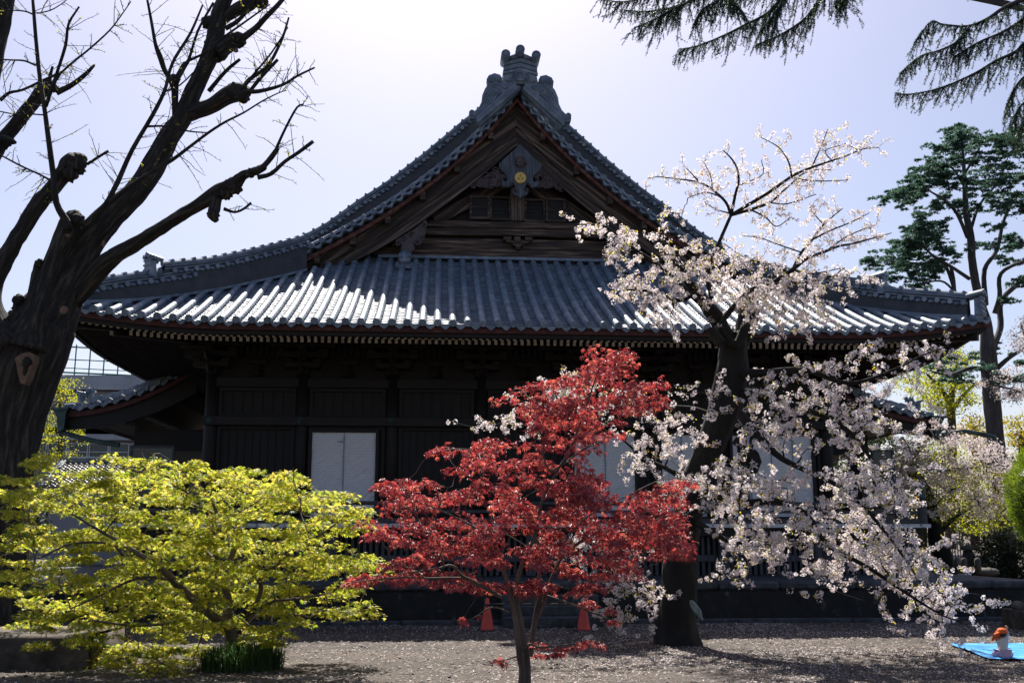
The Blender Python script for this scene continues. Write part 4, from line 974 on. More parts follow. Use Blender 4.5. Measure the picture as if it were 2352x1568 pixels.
sh.append(SH([(235, 430, 3.5), (160, 400, 3), (70, 395, 2.5), (-10, 388, 2)], YG1-.8)); sh.append(SH([(290, 755, 2.5), (200, 750, 2), (100, 750, 2), (-10, 730, 2)], YG1-.8))
sh.append(SH([(215, 95, 3), (160, 75, 2.5), (60, 70, 2), (-10, 85, 2)], YG1-.8)); sh.append(SH([(240, 90, 2), (330, 70, 2), (400, 30, 1.6), (450, -10, 1.4)], YG1-.8))
sh.append(SH([(970, 830, 4), (1090, 830, 3), (1240, 862, 2.6), (1370, 872, 2)], YG1-1.2)); sh.append(SH([(1060, 610, 3), (1180, 560, 2.5), (1300, 450, 2), (1430, 380, 1.5)], YG1-1.2))
# fine twigs with buds
tips = []
for i, S in enumerate(sh):
    L_ = len(S); m = int(4+np.linalg.norm(S[-1, :3]-S[0, :3])*6)
    for q in range(m):
        j = int(gk.r.uniform(.15, .98)*(L_-1)); a = S[j, :3]; T = S[min(j+1, L_-1), :3]-S[max(j-1, 0), :3]; T /= np.linalg.norm(T)+1e-6
        side = np.cross(T, [0, 1, 0])*gk.r.choice([-1, 1]); d = T*gk.r.uniform(.2, .8)+side*gk.r.uniform(.5, 1)+gk.r.normal(0, .3, 3)*[.6, 1, .6]; d /= np.linalg.norm(d)
        ln = gk.r.uniform(.15, 1.0)*gk.r.uniform(.4, 1.1); k = 6; tt = np.linspace(0, 1, k)[:, None]
        path = a+d*ln*tt+np.array([0, 0, gk.r.uniform(-.3, .12)])*ln*tt**2+gk.r.normal(0, .012, (k, 3))*tt
        lb.tube(path, np.linspace(.0085, .004, k), 4, False)
        for u in np.arange(.15, 1, .13):
            p = a+d*ln*u+np.array([0, 0, 0]); pi = np.array([np.interp(u*(k-1), range(k), path[:, c]) for c in range(3)])
            e = pi+gk.r.normal(0, 1, 3)*.016+np.array([0, 0, .014]); lb.tube([pi, e], [.0055, .004], 3, False)
            if gk.r.random() < .16: tips.append(e)
for kx, ky, kr, ko in ((498, 112, 33, .1), (478, 52, 18, 0), (547, 92, 20, -.2), (540, 212, 25, -.5), (556, 222, 18, -.8), (490, 492, 15, -1.75), (172, 378, 28, -.55), (160, 400, 20, -.6), (538, 428, 21, -1.9), (520, 446, 15, -1.8), (575, 398, 13, -2.2), (399, 184, 15, -.35), (600, 5, 18, 0), (180, 506, 17, -.7), (104, 205, 15, 1.7), (8, 328, 17, 1.8), (44, 690, 16, -.4), (92, 606, 12, -.5), (365, 398, 0, 0)):
    if kr: lb.ball(P(kx, ky, YG1+ko), kr*.9*(YG1+ko)/FL, 18, 13, rough=.27, seed=kx)
lb.build('limbs', M['bark'], gk.root, smooth=True)
tips = np.array(tips); n = len(tips); tp = np.repeat(tips, 4, 0)
V, F = scatter(LEAF_S[0], LEAF_S[1], tp, basis(gk.r.normal(0, 1, (len(tp), 3)), gk.r.uniform(0, 6, len(tp))), gk.r.uniform(.02, .045, len(tp)))
npmesh('bud_leaves', V, F, M['gleaf'], gk.root)
for (x, y, a, b_, y0) in ((50, 795, 22, 5, YG1-.99), (156, 541, 6, 4, YG1-.78), (238, 560, 4, 9, YG1-.62), (542, 116, 6, 6, YG1-.42), (536, 88, 4, 4, YG1-.36), (547, 92, 3, 3, YG1-.34), (147, 712, 10, 10, YG1-.85)):
    q = P(x, y, y0); sx, sz = a*y0/FL, b_*y0/FL; b = MB()
    if a > 20: b.prism([P(*c, y0) for c in ((34, 822), (48, 812), (66, 808), (79, 814), (78, 826), (64, 868), (56, 882), (47, 880), (42, 862))], (0, .25, 0))
    else: b.ball(q, (sx, .05, sz), 12, 6)
    if a > 20:
        hol = MB(); hol.ball(P(62, 832, y0-.005), (.10, .03, .10), 12, 8, rough=.4); hol.ball(P(58, 848, y0-.002), (.05, .02, .12), 10, 8, rough=.4); hol.build('scar_hollow_shade', M['cherry_bark'], gk.root, smooth=True)  # dark balls imitate the shade of a hollow; nothing is recessed
    b.build('cut_scar', M['scar'], gk.root, smooth=False)

# ---- yellow green maple
YM = 16.6
ym = Tree('yellow_maple_tree', G(537, 1508), 'spreading maple with bright yellow green leaves in front of the hall', 'maple', 21)
r4 = lambda x, y, q: (x*.3833, 980+y*.3833, q)
tm = MB()
ym.limb([(537, 1530, 17), (536, 1490, 16), (533, 1455, 15), (522, 1420, 12), r4(1370, 1050, 9), r4(1345, 950, 8), r4(1330, 870, 7)], YM, tm, 16, .08, 5)
ym.limb([r4(1400, 1190, 12), r4(1300, 1150, 10), r4(1190, 1060, 9), r4(1090, 970, 8.5), r4(1020, 900, 8), r4(950, 830, 7.5), r4(880, 790, 6), r4(700, 680, 4), r4(560, 600, 3), r4(430, 520, 2)], YM, tm, 12, .06, 4, dY=-1.3)
ym.limb([r4(1330, 860, 7), r4(1380, 790, 6.5), r4(1430, 650, 6), r4(1430, 590, 5), r4(1360, 550, 4), r4(1220, 490, 3), r4(1100, 440, 2.4)], YM, tm, 10, .05, 4, dY=.9)
ym.limb([r4(1320, 850, 6), r4(1290, 760, 6), r4(1280, 620, 5), r4(1300, 530, 4), r4(1260, 420, 2.5)], YM, tm, 10, .05, 4, dY=-.6)
ym.limb([r4(1300, 820, 6), r4(1220, 730, 5), r4(1120, 620, 4), r4(950, 550, 3), r4(800, 510, 2)], YM, tm, 10, .05, 4, dY=.8)
ym.limb([r4(1440, 640, 3.5), r4(1560, 630, 3), r4(1700, 560, 2.5), r4(1800, 440, 2)], YM+.5, tm, 8, .05, 4)
ym.limb([r4(1480, 1140, 5), r4(1560, 1000, 5), r4(1560, 870, 4.5), r4(1640, 840, 4), r4(1760, 740, 3.5), r4(1900, 660, 2.6), r4(2040, 560, 2)], YM, tm, 10, .05, 4, dY=-.5)
ym.limb([r4(1430, 1230, 5), r4(1600, 1060, 3.5), r4(1780, 1030, 3), r4(1950, 1000, 2)], YM, tm, 8, .05, 4, dY=-.9)
ym.limb([r4(1240, 1180, 4), r4(1100, 1160, 4), r4(980, 1180, 3), r4(800, 1190, 2.5), r4(560, 1160, 2)], YM, tm, 8, .05, 4, dY=-1)
ym.limb([r4(1000, 910, 4), r4(880, 900, 3.5), r4(760, 930, 3), r4(600, 1010, 2), r4(420, 1090, 1.6)], YM-.7, tm, 8, .05, 4, dY=-.6)
ym.limb([r4(740, 770, 4), r4(660, 700, 3), r4(430, 700, 2.5), r4(250, 780, 2)], YM-.9, tm, 8, .05, 4, dY=-.3)
tm.build('trunk', M['maple_bark'], ym.root, smooth=True)
ypoly = [(0, 1095), (40, 1080), (85, 1055), (95, 1030), (125, 1040), (150, 1065), (220, 1060), (250, 1035), (310, 1028), (350, 1045), (400, 1050), (480, 1060), (560, 1070), (600, 1080), (690, 1068), (695, 1090), (665, 1115),
         (720, 1120), (775, 1112), (790, 1130), (760, 1150), (790, 1165), (850, 1155), (862, 1185), (830, 1205), (780, 1220), (800, 1250), (870, 1270), (885, 1300), (868, 1335), (800, 1345), (850, 1395), (855, 1410), (780, 1420), (730, 1420),
         (660, 1440), (630, 1500), (560, 1470), (500, 1440), (470, 1500), (420, 1555), (370, 1540), (330, 1560), (280, 1530), (200, 1530), (240, 1480), (190, 1500), (130, 1470), (60, 1490), (40, 1480), (90, 1430), (20, 1440), (0, 1430), (60, 1390), (20, 1370), (-20, 1380), (30, 1300), (60, 1270), (0, 1290), (-30, 1220)]
ends = ym.grow(poly_pts(ypoly, 150, ym.r, YM-.2, 1.5, 26), .006, .02, .08)
pads = poly_pts(ypoly, 440, ym.r, YM-.2, 1.2, 12)
ym.grow(pads-[0, 0, .03], .003, .008, .03, 4, 3)
ym.mb.build('branches', M['maple_bark'], ym.root, smooth=True)
maple(ym, pads, ends, LEAF_Y, M['ymaple'], .062, 'leaves', per=82, rad=.27, flat=.20, tilt=.6, droop=1.1)

# ---- red maple, nearest the camera
YR = 12.4
rm = Tree('red_maple_tree', G(1205, 1600), 'slender maple with deep red leaves in the middle foreground', 'maple', 31); rm.fat = .74
r5 = lambda x, y, q: (784+x*.3833, 980+y*.3833, q)
tm = MB()
rm.limb([(1198, 1612, 14), (1199, 1570, 12), r5(1085, 1450, 11), r5(1070, 1380, 10), r5(1050, 1200, 8.5), r5(1025, 1050, 8), r5(1000, 950, 7), r5(975, 850, 6), r5(960, 760, 5)], YR, tm, 14, .06, 5, dY=-.2)
rm.limb([(1210, 1612, 14), r5(1115, 1500, 11), r5(1110, 1380, 10.5), r5(1090, 1250, 10), r5(1060, 1100, 9), r5(1040, 1000, 8), r5(1080, 830, 7), r5(1150, 680, 6), r5(1180, 560, 5), r5(1200, 450, 4.5), r5(1290, 270, 4), r5(1380, 120, 3.5), r5(1440, -50, 3), r5(1500, -220, 2.5), r5(1560, -420, 1.5)], YR, tm, 14, .05, 5)
rm.limb([r5(1130, 1370, 9), r5(1150, 1230, 8.5), r5(1165, 1120, 8), r5(1190, 1000, 7.5), r5(1185, 850, 6.5), r5(1190, 720, 5.5), r5(1100, 560, 4), r5(1095, 430, 3)], YR+.1, tm, 12, .05, 5, dY=.5)
rm.limb([r5(1150, 1200, 7), r5(1210, 1060, 6), r5(1240, 960, 5), r5(1310, 800, 4.5), r5(1430, 690, 4.5), r5(1560, 630, 4), r5(1720, 625, 3), r5(1870, 560, 2), r5(2050, 500, 1.5)], YR+.2, tm, 10, .05, 4, dY=.6)
rm.limb([r5(960, 1020, 6), r5(870, 970, 6), r5(780, 920, 5.5), r5(720, 890, 5), r5(660, 830, 4), r5(560, 850, 2.5), r5(330, 880, 1.5)], YR-.2, tm, 10, .05, 4, dY=-.5)
rm.limb([r5(720, 905, 3), r5(640, 903, 3), r5(520, 905, 2.5), r5(350, 900, 2), r5(150, 920, 1.5), r5(40, 935, 1)], YR-.4, tm, 8, .05, 4, dY=-.2)
rm.limb([r5(1290, 270, 3.5), r5(1240, 250, 3), r5(1210, 170, 3), r5(1210, 90, 2.5), r5(1150, -80, 2)], YR, tm, 8, .05, 4); rm.limb([r5(1250, 270, 3), r5(1350, 210, 3), r5(1460, 130, 2.5), r5(1620, 60, 1.5)], YR, tm, 8, .05, 4)
rm.limb([r5(1080, 1340, 4), r5(1130, 1300, 4), r5(1200, 1320, 3), r5(1380, 1300, 2), r5(1550, 1280, 1.5)], YR-.1, tm, 8, .05, 4); rm.limb([r5(1060, 1370, 3), r5(1000, 1390, 2), r5(890, 1415, 1.3)], YR-.1, tm, 7, .05, 4)
rm.limb([r5(1010, 1110, 2.5), r5(900, 1080, 2.5), r5(780, 1150, 2), r5(690, 1165, 1.3)], YR-.1, tm, 7, .05, 4); rm.limb([r5(1230, 1010, 3.5), r5(1350, 1050, 3), r5(1500, 1110, 2.5), r5(1680, 1180, 1.5)], YR+.1, tm, 7, .05, 4)
rm.limb([r5(1300, 780, 3), r5(1370, 640, 3), r5(1500, 520, 2.5), r5(1700, 420, 2), r5(1950, 310, 1.5), r5(2200, 340, 1)], YR+.3, tm, 8, .05, 4); rm.limb([r5(960, 760, 4), r5(860, 640, 3), r5(640, 520, 2.5), r5(400, 420, 2), r5(240, 310, 1)], YR-.2, tm, 8, .05, 4)
tm.build('trunk', M['maple_bark'], rm.root, smooth=True)
rpol = [
 [(1352, 815), (1375, 780), (1410, 768), (1445, 770), (1448, 800), (1430, 850), (1400, 890), (1440, 885), (1500, 870), (1540, 895), (1530, 925), (1470, 935), (1460, 960), (1440, 990), (1370, 1000), (1300, 990), (1240, 985), (1190, 960), (1140, 940), (1170, 890), (1210, 870), (1240, 880), (1300, 870), (1290, 850), (1330, 845)],
 [(985, 1005), (1050, 1005), (1080, 1020), (1150, 1000), (1220, 985), (1380, 995), (1370, 1030), (1350, 1075), (1380, 1100), (1320, 1110), (1200, 1130), (1090, 1120), (1030, 1105), (1060, 1060), (1010, 1045), (980, 1030)],
 [(870, 1100), (950, 1098), (1000, 1110), (1100, 1105), (1300, 1105), (1350, 1090), (1410, 1085), (1400, 1120), (1450, 1140), (1560, 1085), (1630, 1085), (1640, 1110), (1530, 1170), (1640, 1150), (1645, 1175), (1590, 1200), (1560, 1230), (1600, 1260), (1530, 1290), (1545, 1300), (1400, 1330), (1300, 1310), (1100, 1290), (1000, 1260), (900, 1240), (840, 1225), (850, 1195), (890, 1180), (900, 1150), (880, 1120)],
 [(870, 1285), (920, 1265), (1000, 1280), (1080, 1320), (1060, 1345), (960, 1340), (860, 1338), (795, 1340), (800, 1325), (850, 1318), (885, 1310)],
 [(1060, 1345), (1110, 1335), (1200, 1330), (1300, 1310), (1400, 1320), (1390, 1345), (1320, 1370), (1390, 1385), (1440, 1430), (1410, 1438), (1370, 1412), (1310, 1370), (1240, 1360), (1190, 1375), (1150, 1365), (1110, 1355)],
 [(1045, 1425), (1100, 1400), (1130, 1385), (1165, 1395), (1110, 1425), (1060, 1435)],
 [(1160, 1495), (1220, 1470), (1260, 1478), (1370, 1465), (1380, 1475), (1310, 1490), (1280, 1500), (1220, 1510), (1180, 1510)], [(1130, 1520), (1150, 1508), (1170, 1518), (1140, 1528)]]
cn = [66, 42, 175, 30, 30, 3, 16, 3]
rrad = [.20]*66+[.19]*42+[.20]*175+[.14]*30+[.12]*30+[.05]*3+[.09]*16+[.06]*3
rpads = np.vstack([poly_pts(p, n, rm.r, YR+.05, 1.0 if i in (0, 1, 2) else .4, 7) for i, (p, n) in enumerate(zip(rpol, cn))])
rm.grow(rpads[::3], .005, .012, .06); rm.grow(rpads-[0, 0, .02], .0025, .006, .03, 4, 3)
rm.mb.build('branches', M['maple_bark'], rm.root, smooth=True)
maple(rm, rpads, None, LEAF_R, M['rmaple'], .053, 'leaves', per=50, rad=rrad, flat=.26, tilt=.7, droop=1.8)

# ---- big cherry
YC = 19.2
ch = Tree('cherry_tree', G(1560, 1468), 'old cherry with dark mossy trunk and white pink blossom right of the red maple', 'cherry tree', 41)
c7 = crop(2000, 600, .35); c8 = crop(1700, 0, .4333)
tm = MB()
ch.limb([(1556, 1490, 60), (1557, 1440, 46), (1560, 1380, 40), (1563, 1300, 38), (1572, 1220, 36), (1590, 1140, 32), (1612, 1070, 31), (1640, 1000, 34), (1665, 930, 37), (1680, 860, 36), (1683, 800, 33), (1690, 770, 28)], YC, tm, 30, .16, 7)
ch.limb([(1682, 800, 28), (1662, 765, 20), (1645, 730, 18), (1622, 700, 16), (1600, 668, 13), (1580, 645, 10), (1566, 610, 7), (1545, 585, 5)], YC, tm, 18, .14, 5, dY=-.8)
ch.limb([(1690, 800, 28), (1708, 765, 24), (1718, 730, 24), (1721, 700, 22), (1720, 686, 18)], YC+.2, tm, 20, .2, 5)
ch.limb([(1655, 790, 14), (1640, 768, 13), (1632, 752, 12)], YC-.5, tm, 14, .2, 4)
tm.build('trunk', M['cherry_bark'], ch.root, smooth=True)
bb = ch.mb
def CL(pts, y=YC, dY=0, n=9): return ch.limb(pts, y, None, n, .04, 4, dY=dY)
e = lambda x, y, q: (*c8(x, y), q)
A = []
A.append(CL([(1650, 735, 7), (1636, 690, 6), (1624, 617, 5), (1650, 560, 4.5), (1679, 494, 4)], YC-.3))
yk = YC-.3
A.append(CL([(1679, 494, 4), e(825, 1020, 3.5), e(840, 960, 3), e(830, 890, 2.5), e(800, 840, 2), e(760, 800, 1.4)], yk, -.8)); A.append(CL([(1679, 494, 4), e(770, 1070, 3.5), e(700, 1005, 3), e(640, 970, 2.5), e(570, 955, 2), e(520, 950, 1.6), e(420, 938, 1.3), e(360, 945, 1)], yk, .8))
A.append(CL([(1679, 494, 4.5), e(900, 1080, 4.5), e(1000, 1020, 4), e(1130, 930, 3.5), e(1250, 880, 3), e(1400, 830, 2), e(1500, 790, 1.6), e(1580, 782, 1)], yk, -.6)); A.append(CL([(1679, 494, 4), e(920, 1105, 4), e(1010, 1070, 3), e(1090, 1000, 2.5), e(1200, 910, 2), e(1330, 900, 1.2)], yk, .9))
A.append(CL([e(1120, 935, 2.5), e(1105, 860, 2), e(1060, 790, 1.6), e(1010, 755, 1.2), e(970, 735, 1)], yk-.3)); A.append(CL([e(1225, 890, 2), e(1280, 770, 1.6), e(1312, 685, 1)], yk-.3))
A.append(CL([e(630, 965, 2), e(590, 920, 1.5), e(560, 890, 1)], yk)); A.append(CL([e(740, 1040, 2), e(660, 1020, 1.6), e(570, 1050, 1)], yk)); A.append(CL([e(835, 985, 2), e(900, 960, 1.5), e(970, 920, 1.2), e(960, 850, 1)], yk)); A.append(CL([e(1010, 1075, 2), e(1100, 1080, 1.6), e(1250, 1030, 1)], yk)); A.append(CL([e(900, 1110, 2.5), e(980, 1150, 2), e(1040, 1200, 1.4), e(1120, 1150, 1)], yk)); A.append(CL([e(1100, 940, 2), e(1250, 960, 1.6), e(1420, 955, 1)], yk+.3)); A.append(CL([e(790, 1130, 2), e(720, 1110, 1.4), e(670, 1080, 1)], yk)); A.append(CL([e(700, 1000, 1.6), e(690, 930, 1.2), e(655, 860, 1)], yk)); A.append(CL([e(1480, 800, 1.2), e(1400, 760, 1)], yk-.6)); A.append(CL([e(1340, 860, 1.2), e(1300, 800, 1.2), e(1380, 770, 1)], yk-.6))
A2 = []
A2.append(CL([(1712, 700, 9), (1745, 670, 7), (1790, 640, 6), (1827, 614, 5), e(1200, 1370, 4.5), e(1280, 1340, 4), e(1370, 1305, 3), e(1450, 1290, 2.5), e(1560, 1260, 1.8), e(1650, 1235, 1)], YC, -1)); A2.append(CL([e(1130, 1420, 4), e(1170, 1340, 3.5), e(1230, 1270, 3), e(1290, 1190, 2.2), e(1390, 1105, 1.2)], YC, .3)); A2.append(CL([e(1230, 1270, 2.4), e(1330, 1220, 2), e(1430, 1180, 1.6), e(1530, 1130, 1)], YC-.2)); A2.append(CL([e(1180, 1340, 2), e(1060, 1300, 1.6), e(950, 1260, 1.3), e(860, 1250, 1)], YC)); A2.append(CL([e(1290, 1340, 2), e(1420, 1250, 1.6), e(1570, 1190, 1)], YC-.4)); A2.append(CL([e(1290, 1190, 1.6), e(1230, 1120, 1.3), e(1235, 1080, 1)], YC)); A2.append(CL([e(1100, 1440, 3), e(1000, 1400, 2), e(880, 1370, 1.6), e(760, 1290, 1)], YC))
A2.append(CL([e(1130, 1430, 3), e(1230, 1450, 2), e(1390, 1420, 1)], YC-.3))
CL([(1630, 700, 10), (1600, 690, 6), (1560, 650, 5), (1500, 600, 4), (1440, 560, 3), (1390, 520, 2.5), (1320, 515, 1.5)], YC-.5, -1); CL([(1600, 668, 9), (1560, 690, 5), (1500, 670, 4), (1440, 665, 2)], YC-.5, -.6); CL([(1715, 745, 12), (1690, 790, 10), (1655, 747, 8), (1710, 680, 7), (1740, 660, 5), (1820, 650, 4), (1900, 640, 2), (1940, 615, 1.2)], YC-.4)
CL([(1700, 860, 16), (1760, 855, 9), (1850, 850, 7), (1950, 880, 5), (2050, 850, 3), (2120, 815, 2), (2180, 795, 1.4)], YC-.2, -1.6)
CL([(1690, 1010, 12), (1740, 1060, 10), (1690, 1150, 9), (1780, 1150, 8), (1850, 1180, 7.5), (1900, 1250, 6), (1990, 1300, 5), (2080, 1360, 3.5), (2160, 1410, 2), (2200, 1425, 1.2)], YC-.6, -2.6)
CL([(1700, 900, 12), (1820, 930, 8), (1900, 960, 6), (1960, 1000, 5), (2020, 1080, 4), (2080, 1150, 2)], YC-.2, -1.2); CL([(1700, 950, 12), (1780, 1040, 8), (1850, 1080, 6), (1950, 1130, 5), (2040, 1230, 3.5), (2110, 1330, 2)], YC-.6, -2); CL([(1660, 970, 10), (1600, 940, 6), (1520, 930, 4), (1420, 900, 2.5), (1260, 880, 1.6)], YC+.3, 1)
CL([(1600, 1120, 10), (1540, 1080, 6), (1480, 1050, 4), (1420, 1000, 2)], YC+.2, .8); CL([(1590, 1190, 9), (1520, 1230, 6), (1450, 1290, 4), (1410, 1340, 3), (1440, 1420, 1.5)], YC-.2, -.4); CL([(1600, 1200, 9), (1680, 1250, 5), (1720, 1300, 3.5), (1700, 1350, 1.5)], YC-.3, -1); CL([(1810, 870, 8), (1740, 970, 7), (1715, 1080, 6), (1690, 1160, 3)], YC-.5)
P1 = [(1303, 512), (1350, 482), (1375, 492), (1400, 505), (1440, 500), (1452, 530), (1480, 560), (1530, 515), (1580, 520), (1640, 560), (1700, 585), (1760, 600), (1830, 620), (1860, 650), (1900, 640), (1870, 680), (1800, 720), (1740, 730), (1700, 700), (1640, 690), (1600, 720), (1540, 740), (1500, 735), (1480, 705), (1430, 670), (1410, 655), (1450, 625), (1500, 600), (1440, 590), (1400, 575), (1350, 540)]
P1b = [(1700, 620), (1850, 615), (1880, 640), (2010, 600), (1930, 660), (1870, 690), (1900, 720), (1850, 760), (1750, 760), (1700, 720)]
P2 = [(1720, 860), (1790, 840), (1850, 800), (1880, 830), (1950, 850), (1960, 800), (2010, 790), (2030, 850), (2100, 800), (2190, 780), (2200, 795), (2130, 840), (2080, 860), (2090, 900), (2000, 900), (2050, 960), (2080, 990), (2050, 1010), (2000, 980), (1980, 1030), (1930, 1060), (1860, 1050), (1800, 1030), (1740, 1040), (1700, 1000), (1710, 930)]
P3 = [(1600, 1060), (1680, 1040), (1760, 1100), (1840, 1090), (1900, 1055), (1980, 1055), (2060, 1090), (2080, 1120), (2120, 1170), (2040, 1160), (2080, 1230), (2150, 1270), (2200, 1360), (2215, 1385), (2222, 1430), (2180, 1445), (2120, 1440), (2125, 1410), (2060, 1350), (1990, 1310), (1940, 1290), (1930, 1360), (1890, 1370), (1870, 1320), (1850, 1290), (1800, 1290), (1740, 1280), (1700, 1330), (1640, 1370), (1620, 1350), (1660, 1310), (1640, 1260), (1700, 1200), (1650, 1150), (1610, 1130)]
P4 = [(1070, 985), (1110, 968), (1160, 960), (1230, 880), (1280, 865), (1350, 880), (1420, 900), (1500, 910), (1600, 890), (1640, 900), (1640, 960), (1600, 1060), (1540, 1080), (1640, 1090), (1650, 1170), (1560, 1190), (1520, 1110), (1440, 1110), (1420, 1060), (1440, 980), (1380, 970), (1300, 950), (1200, 1000), (1130, 1000)]
P5 = [(1240, 1240), (1300, 1220), (1400, 1230), (1480, 1250), (1500, 1330), (1560, 1340), (1540, 1375), (1480, 1385), (1440, 1440), (1405, 1440), (1400, 1370), (1360, 1300), (1300, 1270)]
tg = [(P1, 105, YC-.8, .9), (P1b, 38, YC-.4, .8), (P2, 90, YC-.8, 1.3), (P3, 200, YC-1.8, 1.5), (P4, 66, YC+.1, .7), (P5, 44, YC-.3, .6)]
allT = np.vstack([poly_pts(p, n, ch.r, y, d, 10) for p, n, y, d in tg])
e1 = ch.grow(allT, .006, .022, .05)
sub = np.vstack([p[-1]+ch.r.normal(0, 1, (3, 3))*[.30, .30, .20]-[0, 0, .06] for p in e1])
e2 = ch.grow(sub, .003, .007, .03, 4, 4)
skyb = [S[:, :3] for S in A[1:]]+[S[:, :3] for S in A2]
stw = []
for S in skyb:
    L_ = len(S)
    for q in range(int(6+np.linalg.norm(S[-1]-S[0])*16)):
        j = int(ch.r.uniform(.1, 1)*(L_-1)); a = S[j]; d = ch.r.normal(0, 1, 3); d[1] *= .7; d[2] += .35; d /= np.linalg.norm(d); stw.append(a+d*ch.r.uniform(.12, .42))
e3 = ch.grow(np.array(stw), .0028, .006, .03, 4, 4)
bb.build('branches', M['cherry_bark'], ch.root, smooth=True)
cen = np.vstack([along(e1, .075, ch.r, .035, (.35, 1)), along(e2, .06, ch.r, .025, (.25, 1.05))])
fld = np.array([noise.noise((c[0]*1.1, c[1]*1.1, c[2]*1.6)) for c in cen]); cen = cen[ch.r.random(len(cen)) < np.clip(.88+1.6*fld, .2, 1.0)]
blossom(ch, cen, 13, .060, .0195, M['petal'], M['young'], .13)
cen2 = np.vstack([along(e3, .075, ch.r, .02, (.45, 1.05)), along([S[len(S)//3:] for S in skyb], .16, ch.r, .04)])
blossom(ch, cen2, 9, .062, .02, M['petal'], M['young'], .10)
print('cherry clusters', len(cen), len(cen2), 'yellow pads', len(pads), 'red', len(rpads))
# ------------------------------------------------------------ cedars
def cedar_pads(t, pads, Y, dY, name, m, per=190, ln=.13, flat=.2):
    pos, nr = [], []
    for (x, y, wpx) in pads:
        c0 = P(x, y, Y+t.r.uniform(-dY, dY)); R_ = wpx*Y/FL
        for _ in range(9):          # each pad is a few drooping fans
            c = c0+t.r.normal(0, 1, 3)*[R_*.5, R_*.5, R_*.30]; r_ = R_*t.r.uniform(.18, .5); n = int(per*t.r.uniform(.5, 1.3)*(wpx/35.)**1.3/6)
            a = t.r.uniform(0, 6.283, n); q = r_*np.sqrt(t.r.random(n)); lobes = .75+.35*np.cos(a*3+t.r.uniform(0, 6))
            p = np.stack([q*np.cos(a)*lobes, q*np.sin(a)*lobes, t.r.normal(0, .05*r_, n)-.38*(q*lobes)**2/r_], 1)+c
            pos.append(p); v = np.stack([np.cos(a), np.sin(a), t.r.uniform(-.1, .7, n)], 1)+t.r.normal(0, .35, (n, 3)); nr.append(v)
    pos, v = np.vstack(pos), np.vstack(nr); v /= np.linalg.norm(v, axis=1)[:, None]
    w_ = np.cross(v, t.r.normal(0, 1, v.shape)); w_ /= np.linalg.norm(w_, axis=1)[:, None]; u = np.cross(v, w_)
    tv = np.array([(0, -.16, 0), (0, .16, 0), (1, 0, 0), (.3, 0, -.16), (.3, 0, .16), (.9, .0, .02)]); tf = np.array([(0, 1, 2), (3, 4, 5)])
    V, F = scatter(tv, tf, pos, np.stack([v, w_, u], 2), ln*t.r.uniform(.6, 1.3, len(pos)))
    npmesh(name, V, F, m, t.root)
YD = 45.0
cdt = Tree('cedar_tree', P(2300, 1235, YD)*[1, 1, 0], 'tall cedar with flat dark green tiers beyond the right end of the roof', 'tree', 51); cdt.fat = .82
tm = MB()
def CD(pts, n=10, r=.08, dY=0, y=YD): return cdt.limb(pts, y, tm, n, r, 4, dY=dY)
CD([(2306, 1330, 30), (2300, 1110, 25), (2291, 1045, 24), (2281, 950, 24), (2274, 870, 24), (2269, 800, 22), (2264, 740, 16), (2250, 690, 13), (2240, 645, 12), (2232, 590, 11.5), (2229, 540, 11), (2219, 488, 9), (2215, 400, 6), (2207, 300, 2)], 20, .1)
CD([(2226, 640, 6), (2184, 612, 5), (2145, 589, 4), (2114, 560, 3), (2080, 545, 2)], dY=-2); CD([(2194, 672, 5), (2177, 621, 5), (2163, 603, 4), (2120, 605, 3), (2040, 600, 2)]); CD([(2264, 700, 8), (2261, 621, 7), (2289, 575, 6), (2306, 505, 5), (2334, 450, 3)], dY=1.5)
CD([(2285, 720, 8), (2296, 680, 7), (2299, 628, 6), (2352, 600, 4), (2400, 590, 2)], dY=-1); CD([(2280, 800, 10), (2298, 750, 9), (2300, 690, 8), (2352, 638, 7), (2420, 560, 5)], dY=2); CD([(2222, 545, 6), (2198, 491, 5), (2169, 460, 4), (2120, 430, 2)], dY=-2)
CD([(2229, 530, 5), (2250, 470, 4), (2290, 420, 3), (2320, 350, 1.5)], dY=1); CD([(2216, 430, 4), (2180, 380, 3), (2130, 375, 1.5)]); CD([(2215, 400, 4), (2245, 350, 3), (2255, 315, 1.5)]); CD([(2192, 668, 4), (2160, 645, 3), (2100, 655, 1.5)])
CD([(2275, 850, 9), (2230, 845, 6), (2180, 860, 4), (2130, 850, 2)], dY=-2); CD([(2285, 850, 8), (2320, 820, 6), (2370, 790, 4)], dY=-1); CD([(2288, 860, 7), (2320, 868, 5), (2370, 870, 3)], dY=1); CD([(2194, 672, 4), (2190, 640, 5), (2184, 612, 5)])
tm.build('trunk', M['cedar_bark'], cdt.root, smooth=True)
